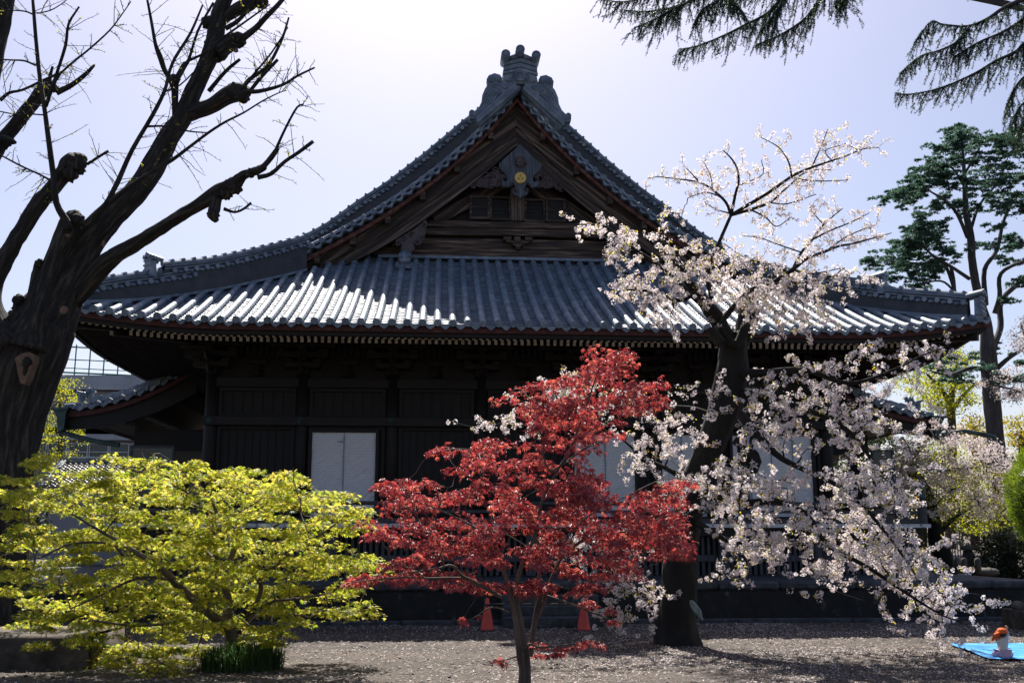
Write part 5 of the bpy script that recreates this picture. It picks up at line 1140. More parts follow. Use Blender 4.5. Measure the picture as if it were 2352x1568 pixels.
pads_c = [(2200, 305, 34), (2250, 320, 36), (2290, 330, 36), (2170, 350, 36), (2130, 375, 32), (2220, 370, 44), (2290, 380, 40), (2100, 400, 28), (2160, 415, 40), (2240, 420, 38), (2310, 430, 34), (2060, 445, 24), (2110, 440, 32), (2180, 455, 36), (2280, 470, 34), (2036, 458, 22), (2080, 468, 30), (2140, 480, 34), (2210, 490, 24), (2335, 490, 28), (2290, 520, 26), (2335, 350, 30), (2110, 505, 26), (2340, 410, 26), (2330, 310, 24), (2365, 380, 30), (2190, 400, 34), (2260, 390, 34), (2140, 395, 30), (2225, 335, 34),
  (2080, 530, 26), (2120, 525, 32), (2060, 560, 28), (2100, 560, 36), (2140, 545, 26), (2160, 575, 20), (2030, 600, 30), (2070, 600, 36), (2110, 620, 34), (2150, 610, 26), (2060, 640, 22), (2100, 655, 22), (2180, 570, 22), (2190, 592, 26), (2240, 560, 20), (2300, 600, 26), (2280, 560, 24), (2335, 560, 26), (2340, 650, 24), (2320, 690, 22), (2130, 640, 22), (2010, 602, 18), (2160, 520, 22), (2350, 600, 24),
  (2200, 850, 36), (2150, 842, 26), (2172, 832, 30), (2250, 812, 26), (2310, 870, 30), (2340, 830, 30), (2285, 800, 20), (2220, 868, 26), (2350, 870, 26), (2180, 870, 22), (2325, 905, 18), (2262, 845, 20)]
for pl_, k_ in (([(2100, 400), (2170, 340), (2200, 290), (2300, 300), (2370, 330), (2370, 480), (2290, 500), (2200, 470), (2120, 490), (2040, 465), (2060, 430)], 42), ([(2010, 600), (2080, 520), (2150, 530), (2170, 580), (2150, 640), (2090, 660), (2050, 635)], 18), ([(2260, 530), (2370, 520), (2370, 640), (2310, 600)], 8)):
    for _ in range(k_*9):
        if k_ <= 0: break
        x_, y_ = cdt.r.uniform(2000, 2375), cdt.r.uniform(285, 665)
        if in_poly(x_, y_, pl_): pads_c.append((x_, y_, cdt.r.uniform(18, 34))); k_ -= 1
cedar_pads(cdt, pads_c, YD, 2.2, 'foliage', M['cedar'], 760, .15)

YN = 13.0
oc = Tree('overhanging_cedar', (YN*.62+1.0, 12.4, 0), 'near cedar whose drooping needled boughs hang into the top right of the view', 'tree', 61)
tm = MB(); bx = YN*.62+1.0
tm.tube(smooth_path([(bx, 12.4, -.1), (bx+.1, 12.5, 4), (bx, 12.6, 9), (bx-.1, 12.6, 13)]), .38, 18, rough=.12); 
def OC(pts, y=YN, dY=0): return oc.limb([(*c8(a, b), c) for a, b, c in pts], y, tm, 7, .05, 4, dY=dY)
ob = [OC([(1500, -260, 9), (1250, -130, 6), (1080, -30, 5), (1040, 30, 4), (980, 80, 3.5), (880, 130, 3), (780, 180, 2.4), (700, 215, 2), (600, 250, 1.4), (520, 262, 1)], YN, .8),
      OC([(1085, -20, 3), (1040, 60, 2.6), (960, 160, 1.6)]), OC([(1500, -220, 8), (1380, -120, 6), (1290, -30, 5), (1240, 40, 4), (1180, 110, 3), (1060, 185, 2), (930, 240, 1.2)], YN+.5),
      OC([(1250, -130, 6), (900, -80, 4), (650, -20, 3), (560, 15, 2.4), (450, 50, 2), (330, 62, 1.4), (245, 55, 1)], YN+.4, .6), OC([(560, 15, 2), (470, 60, 2), (380, 110, 1.6), (285, 148, 1)], YN+.3), OC([(900, -80, 3), (700, 20, 2.4), (640, 60, 2), (600, 130, 1)], YN+.4),
      OC([(650, -30, 2), (400, -20, 1.6), (230, 10, 1.2), (100, -5, .8)], YN+.6), OC([(1500, -220, 5), (1390, -60, 3), (1350, 40, 2), (1400, 30, 1)], YN), OC([(780, -60, 2), (800, 10, 1.6), (860, 60, 1)], YN+.2),
      OC([(2700, -200, 14), (2400, -30, 7), (2250, 40, 5), (2150, 105, 4), (2050, 140, 3), (1920, 130, 2), (1860, 115, 1.4), (1778, 215, .9)], YN-.6, .8), OC([(2420, 50, 5), (2260, 160, 3.5), (2110, 225, 2), (1985, 300, 1)], YN-.3),
      OC([(2700, 100, 14), (2420, 210, 6), (2300, 280, 4.5), (2200, 325, 3.6), (2100, 385, 3), (1980, 440, 2.2), (1860, 480, 1.6), (1740, 500, 1.2), (1672, 492, .8)], YN-.5, .6), OC([(2060, 140, 2.4), (1990, 225, 2), (1900, 268, 1.6), (1800, 300, 1.4), (1698, 385, .9)], YN-.3),
      OC([(2460, 450, 5), (2380, 520, 3), (2320, 580, 2), (2290, 660, 1)], YN-.4), OC([(2420, 560, 3), (2350, 640, 2), (2330, 680, 1)], YN-.3), OC([(2480, 120, 5), (2380, 200, 3), (2320, 260, 2)], YN-.5), OC([(2440, 330, 4), (2360, 400, 3), (2300, 470, 2), (2260, 560, 1)], YN-.4)]
for a in (ob[0], ob[2], ob[6], ob[9], ob[11], ob[13], ob[14], ob[15], ob[16]):
    tm.tube([(bx, 12.5, a[0, 2]-.4), a[0, :3]+(np.array([bx, 12.5, a[0, 2]])-a[0, :3])*.4, a[0, :3]], [a[0, 3]*1.8, a[0, 3]*1.3, a[0, 3]], 8)
NP, ND = [], []
def needles(path, dens=240, sp=.8):
    L_ = np.linalg.norm(np.diff(path, axis=0), axis=1).sum(); n = int(L_*dens)+2; q = np.sort(oc.r.random(n))*(len(path)-1)
    p = np.stack([np.interp(q, range(len(path)), path[:, k]) for k in range(3)], 1); T = path[-1]-path[0]; T = T/(np.linalg.norm(T)+1e-6)
    NP.append(p); ND.append(oc.r.normal(0, 1, (n, 3))*sp+T*.5)
for bi, S in enumerate(ob):
    S = S[:, :3]; d = np.linalg.norm(np.diff(S, axis=0), axis=1); L_ = np.concatenate([[0], np.cumsum(d)]); vis0 = .0
    for q in np.arange(0, L_[-1], .017):
        a = np.array([np.interp(q, L_, S[:, k]) for k in range(3)])
        if a[2] > 10.6 or a[0] > 9.0: continue
        frac = q/L_[-1]; ln = oc.r.uniform(.10, .62)*(1-.5*frac) if oc.r.random() > .3 else oc.r.uniform(.05, .2)
        out = (S[min(int(frac*(len(S)-1))+1, len(S)-1)]-S[int(frac*(len(S)-1))]); out /= np.linalg.norm(out)+1e-6
        dirh = out*oc.r.uniform(.1, .9)+oc.r.normal(0, .5, 3)*[.5, 1, .1]; t_ = np.linspace(0, 1, 6)[:, None]
        path = a+dirh*ln*t_*.8-np.array([0, 0, 1.])*ln*(t_**1.4)*.95+oc.r.normal(0, .008, (6, 3))*t_
        tm.tube(path, np.linspace(.0035, .0015, 6), 3, False); needles(path, 380)
        if ln > .25:
            for _ in range(3):
                j = oc.r.integers(1, 5); b_ = path[j]; l2 = oc.r.uniform(.06, .16); pth = b_+(dirh*.5+oc.r.normal(0, .6, 3)*[.7, 1, .2]-[0, 0, .6])*l2*t_; needles(pth, 290)
    needles(S[len(S)//4:], 260)
tm.build('trunk', M['cedar_bark'], oc.root, smooth=True)
NP, ND = np.vstack(NP), np.vstack(ND); ND /= np.linalg.norm(ND, axis=1)[:, None]; w_ = np.cross(ND, oc.r.normal(0, 1, ND.shape)); w_ /= np.linalg.norm(w_, axis=1)[:, None]
V, F = scatter(np.array([(0, -.12, 0), (0, .12, 0), (1, .06, 0), (1, -.06, 0)]), np.array([(0, 1, 2, 3)]), NP, np.stack([ND, w_, np.cross(ND, w_)], 2), oc.r.uniform(.016, .030, len(NP)))
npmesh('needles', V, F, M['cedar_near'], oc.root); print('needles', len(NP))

# unseen cedar added right of the frame, crown shaped to dapple the yard
tc = Tree('added_shade_cedar', (24.0, 33.0, 0), 'tall unseen cedar added beyond the right edge to shade the yard', 'tree', 66)
tm = MB(); tm.tube(smooth_path([(24.0, 33, 0), (24.0, 33, 9), (23.9, 33, 18), (23.9, 33, 27)]), .45, 16, rough=.1); pd_ = []
for k in range(19):
    Yk = tc.r.uniform(30.5, 35.5); px_ = tc.r.uniform(1250, 2000); e_ = P(px_, -45, Yk); e_[2] += tc.r.uniform(.1, .5); m_ = np.array([23.9, 33.0, e_[2]+tc.r.uniform(-1, 2)])
    S = smooth_path([m_, m_+(e_-m_)*.35+[0, 0, .8], m_+(e_-m_)*.7+[0, tc.r.uniform(-.6, .6), .5], e_]); tm.tube(S, np.linspace(.13, .03, len(S)), 7)
    for q in np.arange(.25, 1.0, .045):
        c = S[int(q*(len(S)-1))]+tc.r.normal(0, .5, 3)*[1, 1.3, .1]
        if c[2] > P(px_, -25, c[1])[2]: pd_.append(c+[0, 0, .25])
tm.build('trunk', M['cedar_bark'], tc.root, smooth=True); pd_ = np.array(pd_); k = 95; n = len(pd_)*k; idx = np.repeat(np.arange(len(pd_)), k); a = tc.r.uniform(0, 6.28, n); q = np.sqrt(tc.r.random(n))*tc.r.uniform(.3, .8, len(pd_))[idx]
pos = pd_[idx]+np.stack([q*np.cos(a), q*np.sin(a), .12*tc.r.random(n)], 1); V, F = scatter(LEAF_S[0], LEAF_S[1], pos, basis(tc.r.normal(0, .4, (n, 3))+[0, 0, 1], a), tc.r.uniform(.08, .2, n)); npmesh('foliage', V, F, M['cedar'], tc.root)

# ------------------------------------------------------------ background trees
def leafy(name, polys, Y, dY, base, trunk, label, cat, m, size, per=26, rad=.5, npad=40, seed=1, group=None, bark='twig', blossoms=False, mind=0):
    t = Tree(name, base, label, cat, seed, group); tb_ = MB()
    for pts in trunk: t.limb(pts, Y, tb_, 12, .12, 4)
    tb_.build('trunk', M[bark], t.root, smooth=True)
    pd = np.vstack([poly_pts(p, int(npad*w_), t.r, Y, dY, mind) for p, w_ in polys])
    t.grow(pd[::2], .012, .05, .04); 
    if t.mb.n: t.mb.build('branches', M[bark], t.root, smooth=True)
    n = len(pd); k = t.r.poisson(per, n)+2; idx = np.repeat(np.arange(n), k); d = t.r.normal(0, 1, (len(idx), 3)); d /= np.linalg.norm(d, axis=1)[:, None]
    pos = pd[idx]+d*rad*np.repeat(t.r.uniform(.5, 1.3, n), k)[:, None]*(t.r.random(len(idx))**.5)[:, None]*[1, 1, .6]
    T_ = FLOWER if blossoms else LEAF_S
    V, F = scatter(T_[0], T_[1], pos, basis(d+t.r.normal(0, .6, d.shape), t.r.uniform(0, 6.28, len(pos))), size*t.r.uniform(.6, 1.3, len(pos)))
    npmesh('blossoms' if blossoms else 'leaves', V, F, M[m], t.root); return t
def base_at(px, Y, z=0): q = P(px, 1235, Y); return (q[0], q[1], z)
leafy('ginkgo_tree', [([(70, 900), (95, 860), (130, 838), (160, 850), (182, 872), (190, 910), (178, 950), (188, 990), (198, 1030), (150, 1062), (70, 1062)], 1)], 42, 1.2, base_at(132, 42), [[(128, 1250, 8), (130, 1120, 7), (137, 1050, 6), (140, 1000, 5), (138, 940, 4), (132, 880, 2)]], 'young leafing tree seen between the big left trunk and the porch eave', 'tree', 'gleaf', .085, 34, .42, 90, 71)
leafy('ginkgo_tree', [([(2050, 870), (2100, 850), (2140, 820), (2180, 805), (2235, 810), (2245, 870), (2235, 930), (2190, 960), (2130, 930), (2070, 900)], 1)], 52, 2, base_at(2185, 52), [[(2185, 1260, 12), (2187, 1000, 10), (2183, 930, 9), (2190, 880, 6), (2200, 820, 3)], [(2183, 930, 7), (2160, 890, 5), (2130, 860, 3)], [(2187, 940, 6), (2210, 910, 4), (2240, 880, 3)]], 'yellow green tree in fresh leaf behind the right porch roof and cedar trunk', 'tree', 'gleaf', .15, 42, .75, 120, 72)
leafy('broadleaf_tree', [([(2205, 985), (2235, 958), (2270, 975), (2275, 1010), (2262, 1040), (2205, 1030)], 1)], 54, 2, base_at(2240, 54), [[(2240, 1260, 10), (2240, 1100, 9), (2240, 1000, 6)]], 'rounded bronze green tree just left of the cedar trunk', 'tree', 'oleaf', .16, 40, .8, 40, 73)
leafy('broadleaf_tree', [([(2310, 970), (2345, 945), (2400, 960), (2400, 1060), (2320, 1050)], 1)], 54, 2, base_at(2350, 54), [[(2350, 1260, 10), (2350, 1100, 9), (2345, 990, 6)]], 'bronze green tree just right of the cedar trunk', 'tree', 'oleaf', .16, 40, .8, 40, 74)
leafy('cherry_tree', [([(2240, 880), (2280, 850), (2352, 830), (2400, 800), (2400, 930), (2330, 925), (2280, 900)], 1), ([(2310, 780), (2352, 730), (2400, 720), (2400, 830), (2340, 810)], .8)], 43, 1.5, base_at(2420, 43), [[(2420, 1260, 12), (2415, 1000, 10), (2390, 850, 6), (2350, 760, 3)], [(2405, 950, 5), (2340, 900, 3), (2260, 880, 1.5)]], 'thin flowering cherry with bronze leaves crossing the cedar trunk at right edge', 'cherry tree', 'petal_far', .05, 22, .5, 60, 75, blossoms=True)
bc = leafy('cherry_tree', [([(2010, 1030), (2080, 1010), (2130, 960), (2200, 975), (2260, 1010), (2330, 1040), (2340, 1120), (2330, 1180), (2240, 1200), (2200, 1180), (2150, 1190), (2110, 1160), (2130, 1090), (2070, 1060)], 1.5), ([(2040, 1060), (2090, 1050), (2110, 1110), (2070, 1140), (2040, 1100)], .25)], 34, 1.8, base_at(2168, 34, .93), [[(2172, 1330, 30), (2165, 1290, 26), (2152, 1240, 20), (2145, 1190, 14), (2132, 1140, 13), (2112, 1105, 13), (2092, 1080, 11), (2085, 1040, 9), (2070, 1005, 6)], [(2090, 1060, 6), (2130, 1010, 4), (2170, 985, 2)], [(2092, 1050, 5), (2150, 1080, 4), (2230, 1075, 2.5), (2290, 1060, 1.5)], [(2150, 1230, 8), (2190, 1190, 5), (2240, 1160, 3)]], 'background cherry in blossom leaning behind the veranda corner post', 'cherry tree', 'petal_far', .042, 26, .36, 190, 76, bark='cherry_bark', blossoms=True)
n_ = 6500; r_ = bc.r; pl = poly_pts([(2060, 1050), (2140, 1000), (2330, 1100), (2330, 1200), (2270, 1235), (2180, 1215), (2120, 1180), (2110, 1120)], n_, r_, 34.3, 2); V, F = scatter(LEAF_S[0], LEAF_S[1], pl, basis(r_.normal(0, 1, (n_, 3)), r_.uniform(0, 6, n_)), r_.uniform(.05, .11, n_)); npmesh('young_leaves', V, F, M['gleaf'], bc.root)
tl_ = [('evergreen_tree', 2120, 1120, 120, 62, 'dkleaf', 'dark evergreen filling the gap behind the background cherry'), ('evergreen_tree', 2290, 1110, 110, 66, 'dkleaf', 'dark evergreen low behind the cedar trunk'), ('evergreen_tree', 2420, 1080, 90, 60, 'oleaf', 'bronze evergreen behind the clipped shrub at the right edge'),
       ('evergreen_tree', 455, 1090, 90, 64, 'gleaf', 'green tree glimpsed between the left porch and the hall wall'), ('evergreen_tree', 10, 1140, 120, 52, 'dkleaf', 'dark shrubby tree behind the big trunk at the left edge'), ('evergreen_tree', 1985, 1060, 110, 60, 'dkleaf', 'dark evergreen seen between the hall wall and the right porch screen'), ('evergreen_tree', 350, 1150, 110, 58, 'dkleaf', 'dark tree standing behind the tiled outbuilding')]
for i, (nm, x, y, w_, Y, m, lab) in enumerate(tl_):
    leafy(nm, [([(x-w_, 1250), (x-w_*.9, y), (x-w_*.3, y-w_*.7), (x+w_*.4, y-w_*.6), (x+w_*.95, y+10), (x+w_, 1250)], 1)], Y, 3, base_at(x, Y), [[(x, 1262, 10), (x, 1180, 9), (x+4, y, 4)]], lab, 'tree', m, .26, 34, 1.0, 110, 80+i)
sh_ = leafy('shade_shrub', [([(2245, 1330), (2250, 1240), (2300, 1215), (2400, 1200), (2420, 1330)], 1)], 31, .8, base_at(2330, 31, .93), [[(2330, 1330, 8), (2330, 1240, 6)]], 'broad dark shrub put in for the deep shade at the right edge', 'shrub', 'dkleaf', .10, 60, .4, 130, 90)  # dark leaves stand in for a black shaded mass here

# clipped conifer at the right edge
t = Tree('clipped_conifer', G(2420, 1640), 'sunlit bright green clipped conifer cut off by the right edge', 'shrub', 95)
c0 = P(2408, 1150, 13.6); t.limb([(2420, 1640, 14), (2412, 1400, 11), (2408, 1200, 9)], 13.6, MB(), 8)
tb_ = MB(); tb_.tube([G(2420, 1640), c0-[0, 0, .3]], [.09, .06], 10); tb_.build('trunk', M['twig'], t.root)
n = 15000; d = t.r.normal(0, 1, (n, 3)); d /= np.linalg.norm(d, axis=1)[:, None]; rr = (.55+.45*t.r.random(n)**.4)*(1+.05*np.sin(d[:, 0]*9+d[:, 2]*7))
pos = c0+d*rr[:, None]*np.array([.55, .55, .80])*(1-.16*np.clip(-d[:, 2:3], 0, 1)); dd = d+[0, 0, .6]+t.r.normal(0, .35, (n, 3)); dd /= np.linalg.norm(dd, axis=1)[:, None]; ww = np.cross(dd, t.r.normal(0, 1, dd.shape)); ww /= np.linalg.norm(ww, axis=1)[:, None]
V, F = scatter(np.array([(0, -.07, 0), (0, .07, 0), (1, 0, 0)]), np.array([(0, 1, 2)]), pos, np.stack([dd, ww, np.cross(dd, ww)], 2), t.r.uniform(.04, .10, n)); npmesh('foliage', V, F, M['hedge'], t.root)
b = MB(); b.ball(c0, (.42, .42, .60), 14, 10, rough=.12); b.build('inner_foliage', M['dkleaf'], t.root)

# grass clump under the yellow maple
t = Tree('grass_clump', G(548, 1540), 'dark tuft of long grass at the foot of the yellow green maple', 'plant', 97)
n = 2600; ce = G(548, 1540); a = t.r.uniform(0, 6.28, n); q = np.sqrt(t.r.random(n)); p = np.stack([ce[0]+q*np.cos(a)*.62, ce[1]+q*np.sin(a)*.45+.25, np.zeros(n)], 1)
ln = t.r.uniform(.18, .52, n)*(1.15-.4*q); dv = np.stack([np.cos(a)*q, np.sin(a)*q, np.zeros(n)], 1)*.5+t.r.normal(0, .35, (n, 3))*[1, 1, 0]; sd = np.stack([-dv[:, 1], dv[:, 0], np.zeros(n)], 1); sd /= np.linalg.norm(sd, axis=1)[:, None]+1e-6
V = np.zeros((n, 5, 3)); 
for k, (h_, o_, wv) in enumerate(((0, 0, 1), (0, 0, -1), (.75, .3, 1), (.75, .3, -1), (.85, .95, 0))): V[:, k] = p+np.array([0, 0, 1])*(ln*h_)[:, None]+dv*(ln*o_)[:, None]+sd*.005*wv
F = np.concatenate([(np.array([[0, 1, 3], [0, 3, 2], [2, 3, 4]])[None]+(np.arange(n)*5)[:, None, None]).reshape(-1, 3)]); npmesh('grass_blades', V.reshape(-1, 3), F, M['grass'], t.root)

# ------------------------------------------------------------ yard things
def cone(px, py, lab, oth=None):
    q = G(px, py); x, y = q[0], q[1]; t = empty('traffic_cone', (x, y, 0), lab, 'traffic cone', 'traffic cones at the stone steps')
    b = MB(); b.tube([(x, y, .03), (x, y, .06), (x, y, .40), (x, y, .66), (x, y, .70)], [.155, .145, .085, .04, .028], 20); b.build('cone_body', M['cone'], t, smooth=True)
    b = MB(); b.box(x-.20, x+.20, y-.20, y+.20, .0, .035); b.build('cone_base', M['cone_base'], t, bevel=.01)
    b = MB(); b.torus((x, y, .55), .066, .012, 16, 6, 'Z'); b.tube([(x, y, .52), (x, y, .575)], [.069, .061], 20); b.build('bar_ring', M['black_metal'], t); return q
M['cone'] = mat('red_orange_cone_plastic', [(.50, .045, .03), (.68, .075, .05)], 4, rough=.45, bs=0); M['cone_base'] = mat('black_rubber', [(.015, .015, .015), (.04, .035, .035)], 5, rough=.7, bs=.1)
qa = cone(1119, 1449, 'red traffic cone left of the steps, seen beside the red maple branches'); qb = cone(1341, 1449, 'red traffic cone right of the steps, half hidden by red maple leaves')
b = MB(); b.tube([(qa[0]+.07, qa[1], .56), (qb[0]-.07, qb[1], .56)], .017, 10); bo = b.build('cone_bar', mat('black_bar_plastic', [(.02, .02, .02), (.03, .03, .03)], 3, rough=.4, bs=0)); tag(bo, 'black and yellow striped bar spanning the two traffic cones', 'barrier bar')
b = MB()
for k in range(6): xx = qa[0]+.2+k*(qb[0]-qa[0]-.3)/6; b.tube([(xx, qa[1], .56), (xx+.15, qa[1], .56)], .0185, 10)
b.build('yellow_stripe', mat('yellow_bar_tape', [(.6, .33, .02), (.7, .42, .03)], 3, rough=.4, bs=0), bo)

b = MB(); nx, ny = 26, 14; c_ = [G(2182, 1482), G(2480, 1480), G(2480, 1519), G(2272, 1517)]
Gd = []
for j in range(ny+1):
    v = j/ny; row = []
    for i in range(nx+1):
        u = i/nx; p = (c_[0]*(1-u)+c_[1]*u)*(1-v)+(c_[3]*(1-u)+c_[2]*u)*v; p = p+np.array([0, 0, .035+.03*noise.noise((p[0]*2.2, p[1]*2.2, 0))+.022*abs(noise.noise((p[0]*4+p[1]*2, p[1]*1.2, 5)))]); row.append(p)
    Gd.append(row)
M['tarp'] = mat('blue_tarpaulin', [(.02, .20, .55), (.05, .33, .74), (.16, .48, .84)], 2.2, (1, 1, 1), rough=.32, bs=.5, bd=.04, detail=4)
b.grid(Gd); tag(b.build('picnic_sheet', M['tarp'], smooth=True), 'wrinkled bright blue plastic sheet spread on the gravel at right', 'ground sheet')

# child seated on the blue sheet
cq = crop(2700, 1780, .11); YPn = 16.35
def K(x, y, dy=0): q = P(*cq(x, y), YPn); q[1] += dy; q[2] -= P(*cq(1750, 1085), YPn)[2]-.04; return q
U_ = .11*YPn/FL
def skin(name, verts, edges, rad, m, parent, sub=2):
    me = bpy.data.meshes.new(name); lo = np.array(parent.location); me.from_pydata([tuple(np.array(v)-lo) for v in verts], edges, []); me.materials.append(m)
    o = bpy.data.objects.new(name, me); COL.objects.link(o); o.parent = parent; md = o.modifiers.new('skin', 'SKIN'); md.use_smooth_shade = True
    if not me.skin_vertices: me.skin_vertices.new()
    for sv, r_ in zip(me.skin_vertices[0].data, rad): sv.radius = (r_, r_) if not isinstance(r_, tuple) else r_
    me.skin_vertices[0].data[0].use_root = True
    s_ = o.modifiers.new('sub', 'SUBSURF'); s_.levels = sub; s_.render_levels = sub; return o
pn = empty('person', K(1700, 1085), 'toddler in orange sun hat and white top sitting with raised arms on blue sheet', 'person')
skm = mat('child_skin', [(.50, .28, .20), (.58, .34, .25)], 6, rough=.5, bs=0); u = U_
hip, chest, neck, head = K(1700, 985), K(1690, 760), K(1680, 665), K(1680, 575)
shL, shR = K(1600, 725, .0), K(1765, 700, .0); elL, haL = K(1620, 640, .07), K(1700, 560, .10); elR, haR = K(1825, 600, .05), K(1795, 480, .03)
hpL, hpR = K(1630, 1010), K(1780, 1010); knL, ftL = K(1600, 1040, .14), K(1700, 1065, .17); knR, ftR = K(1925, 1030, .05), K(1840, 1055, .16)
vs_ = [hip, chest, neck, head, shL, elL, haL, shR, elR, haR, hpL, knL, ftL, hpR, knR, ftR]
ed = [(0, 1), (1, 2), (2, 3), (1, 4), (4, 5), (5, 6), (1, 7), (7, 8), (8, 9), (0, 10), (10, 11), (11, 12), (0, 13), (13, 14), (14, 15)]
body = skin('body', vs_, ed, [.062, .06, .028, .062, .032, .026, .020, .032, .026, .020, .05, .038, .024, .05, .038, .024], skm, pn)
for h0, e0 in ((haL, elL), (haR, elR)):
    d = (h0-e0)/np.linalg.norm(h0-e0); sd = np.cross(d, [0, 1, 0]); b = MB()
    for k in range(4): o_ = h0+sd*(k-1.5)*.010+d*.01; b.tube([o_, o_+d*.022+[0, .004, 0], o_+d*(.036-.004*abs(k-1.2))+[0, .012, 0]], [.0065, .006, .0045], 6)
    b.tube([h0-sd*.012, h0-sd*.027+d*.012, h0-sd*.03+d*.024], [.007, .0065, .005], 6); b.build('fingers', skm, pn, smooth=True)
b = MB()
for s in (-1, 1): b.ball(head+np.array([s*.062+.01, .01, -.005]), (.012, .018, .02), 7, 5); b.ball(head+np.array([.045+s*.02, .052, .012]), (.008, .005, .006), 6, 4)
b.ball(head+np.array([.055, .058, -.006]), (.009, .011, .009), 6, 4); b.ball(head+np.array([.05, .055, -.03]), (.015, .006, .005), 6, 4); b.build('face_features', skm, pn, smooth=True)
wh = mat('white_cotton', [(.62, .64, .60), (.74, .76, .72)], 8, rough=.85, bs=.3); pk = mat('pale_pink_cotton', [(.52, .34, .44), (.64, .46, .55)], 8, rough=.85, bs=.3)
skin('shirt', [K(1700, 960), K(1695, 860), chest, shL, elL, K(1670, 590, .085), shR, elR, K(1808, 530, .04)], [(0, 1), (1, 2), (2, 3), (3, 4), (4, 5), (2, 6), (6, 7), (7, 8)], [.088, .080, .070, .044, .037, .03, .044, .037, .03], wh, pn)
skin('trousers', [K(1700, 975), hpL, knL, K(1690, 1065, .16), hpR, knR, K(1860, 1050, .14)], [(0, 1), (1, 2), (2, 3), (0, 4), (4, 5), (5, 6)], [.088, .058, .045, .03, .06, .05, .034], pk, pn)
b = MB(); b.ball(head+[0, 0, -.012], (.066, .070, .062), 14, 9, rough=.05); b.build('hair', mat('black_hair', [(.01, .008, .007), (.03, .022, .018)], 20, rough=.5, bs=.2), pn, smooth=True)
om = mat('orange_cotton', [(.75, .10, .015), (.9, .17, .03)], 8, rough=.8, bs=.3); b = MB(); hc = head+np.array([.0, 0, .022]); ring = []
for i in range(7):
    th = i/6*math.pi/2; ring.append([hc+np.array([.082*math.cos(a)*math.sin(th+.001), .085*math.sin(a)*math.sin(th+.001), .062*math.cos(th)]) for a in np.linspace(0, 2*math.pi, 21)])
ring.append([hc+np.array([.105*math.cos(a), .115*math.sin(a), -.022+.01*math.sin(3*a)]) for a in np.linspace(0, 2*math.pi, 21)])
b.grid(ring); f0, f1 = K(1610, 590, -.02), K(1480, 650, -.04); g_ = []
for v in np.linspace(0, 1, 6):
    g_.append([K(1635-165*v, 575+95*v+120*(w2-.5)*(.75+.5*v), -.05-.02*math.sin(w2*6)+.03*v) for w2 in np.linspace(0, 1, 7)])
b.grid(g_); ho = b.build('sun_hat', om, pn, smooth=True); sm_ = ho.modifiers.new('th', 'SOLIDIFY'); sm_.thickness = .004

# plastic on the cherry trunk, stone block, rocks, bollards, monument
ct = crop(1900, 1300, .3); YT = YC-1.05; b = MB(); pl = [(318, 1195), (345, 1200), (372, 1230), (400, 1262), (412, 1320), (417, 1345), (396, 1335), (370, 1325), (350, 1290), (330, 1262), (316, 1230)]
g_ = []
for v in np.linspace(0, 1, 9):
    y = 1195+150*v; xl = np.interp(v, [0, .3, .6, 1], [314, 318, 345, 395]); xr = np.interp(v, [0, .2, .5, 1], [340, 368, 402, 420]); g_.append([P(*ct(xl+(xr-xl)*w2, y), YT-.0+.10*noise.noise((v*4, w2*3, 1))+.12*(1-abs(2*w2-1))*-1) for w2 in np.linspace(0, 1, 7)])
b.grid(g_); o = b.build('plastic_wrap', mat('pale_green_plastic', [(.10, .16, .15), (.24, .32, .31)], 5, rough=.4, bs=.5), smooth=True); md = o.modifiers.new('th', 'SOLIDIFY'); md.thickness = .012; tag(o, 'torn pale green plastic wrap hanging on the cherry trunk base', 'plastic sheet')
M['block'] = mat('worn_brown_stone_block', [(.022, .017, .013), (.06, .046, .036), (.13, .10, .075)], 3, rough=.85, bs=.7, bd=.03)
b = MB(); x1 = G(252, 1445, .5)[0]; x = -10.5; xs_ = np.linspace(-10.5, x1, 16)
g_ = []
for yy_, zz_ in ((16.35, -.05), (16.3, .2), (16.33, .44), (16.42, .5), (17.2, .52), (18.0, .5), (18.05, .4), (18.05, -.05)): g_.append([(x_, yy_+.04*noise.noise((x_*1.3, zz_*3, 1)), zz_+.035*noise.noise((x_*1.1, yy_*2, 4))) for x_ in xs_])
b.grid(g_); b.prism([(x1, 16.36, -.05), (x1, 16.36, .45), (x1, 18.0, .47), (x1, 18.0, -.05)], (.02, 0, 0)); tag(b.build('stone_block', M['block'], smooth=True), 'long low stone ledge with a sunlit top at the lower left edge', 'stone ledge')
M['bollard'] = mat('pale_worn_granite', [(.045, .042, .036), (.15, .135, .11)], 9, rough=.85, bs=.5)
for px, lab in ((2201, 'leftmost of three short stone bollards on the terrace at right'), (2216, 'middle one of three short stone bollards on the terrace at right'), (2247, 'rightmost of three short stone bollards, apart from the other two')):
    q = P(px, 1308, 28.8); b = MB(); b.tube([(q[0], q[1], zp-.01), (q[0], q[1], zp+.38), (q[0], q[1], zp+.43), (q[0], q[1], zp+.45)], [.09, .085, .06, .01], 10, rough=.08, seed=px); o = b.build('bollard', M['bollard'], smooth=True); tag(o, lab, 'bollard', 'stone bollards on the right terrace')
q = P(2226, 1290, 32); b = MB(); b.tube([(q[0], q[1], zp-.01), (q[0], q[1], zp+.25), (q[0], q[1], zp+.5), (q[0], q[1], zp+.62)], [.2, .22, .18, .12], 12, rough=.06); mo_ = empty('stone_lantern', (q[0], q[1], zp), 'small rounded stone lantern with a cap behind the bollards', 'stone lantern'); b.build('lantern_body', M['bollard'], mo_, smooth=True)
b = MB(); b.tube([(q[0], q[1], zp+.62), (q[0], q[1], zp+.66), (q[0], q[1], zp+.76), (q[0], q[1], zp+.8)], [.24, .25, .14, .02], 12); b.build('lantern_cap', M['bollard'], mo_, smooth=True)
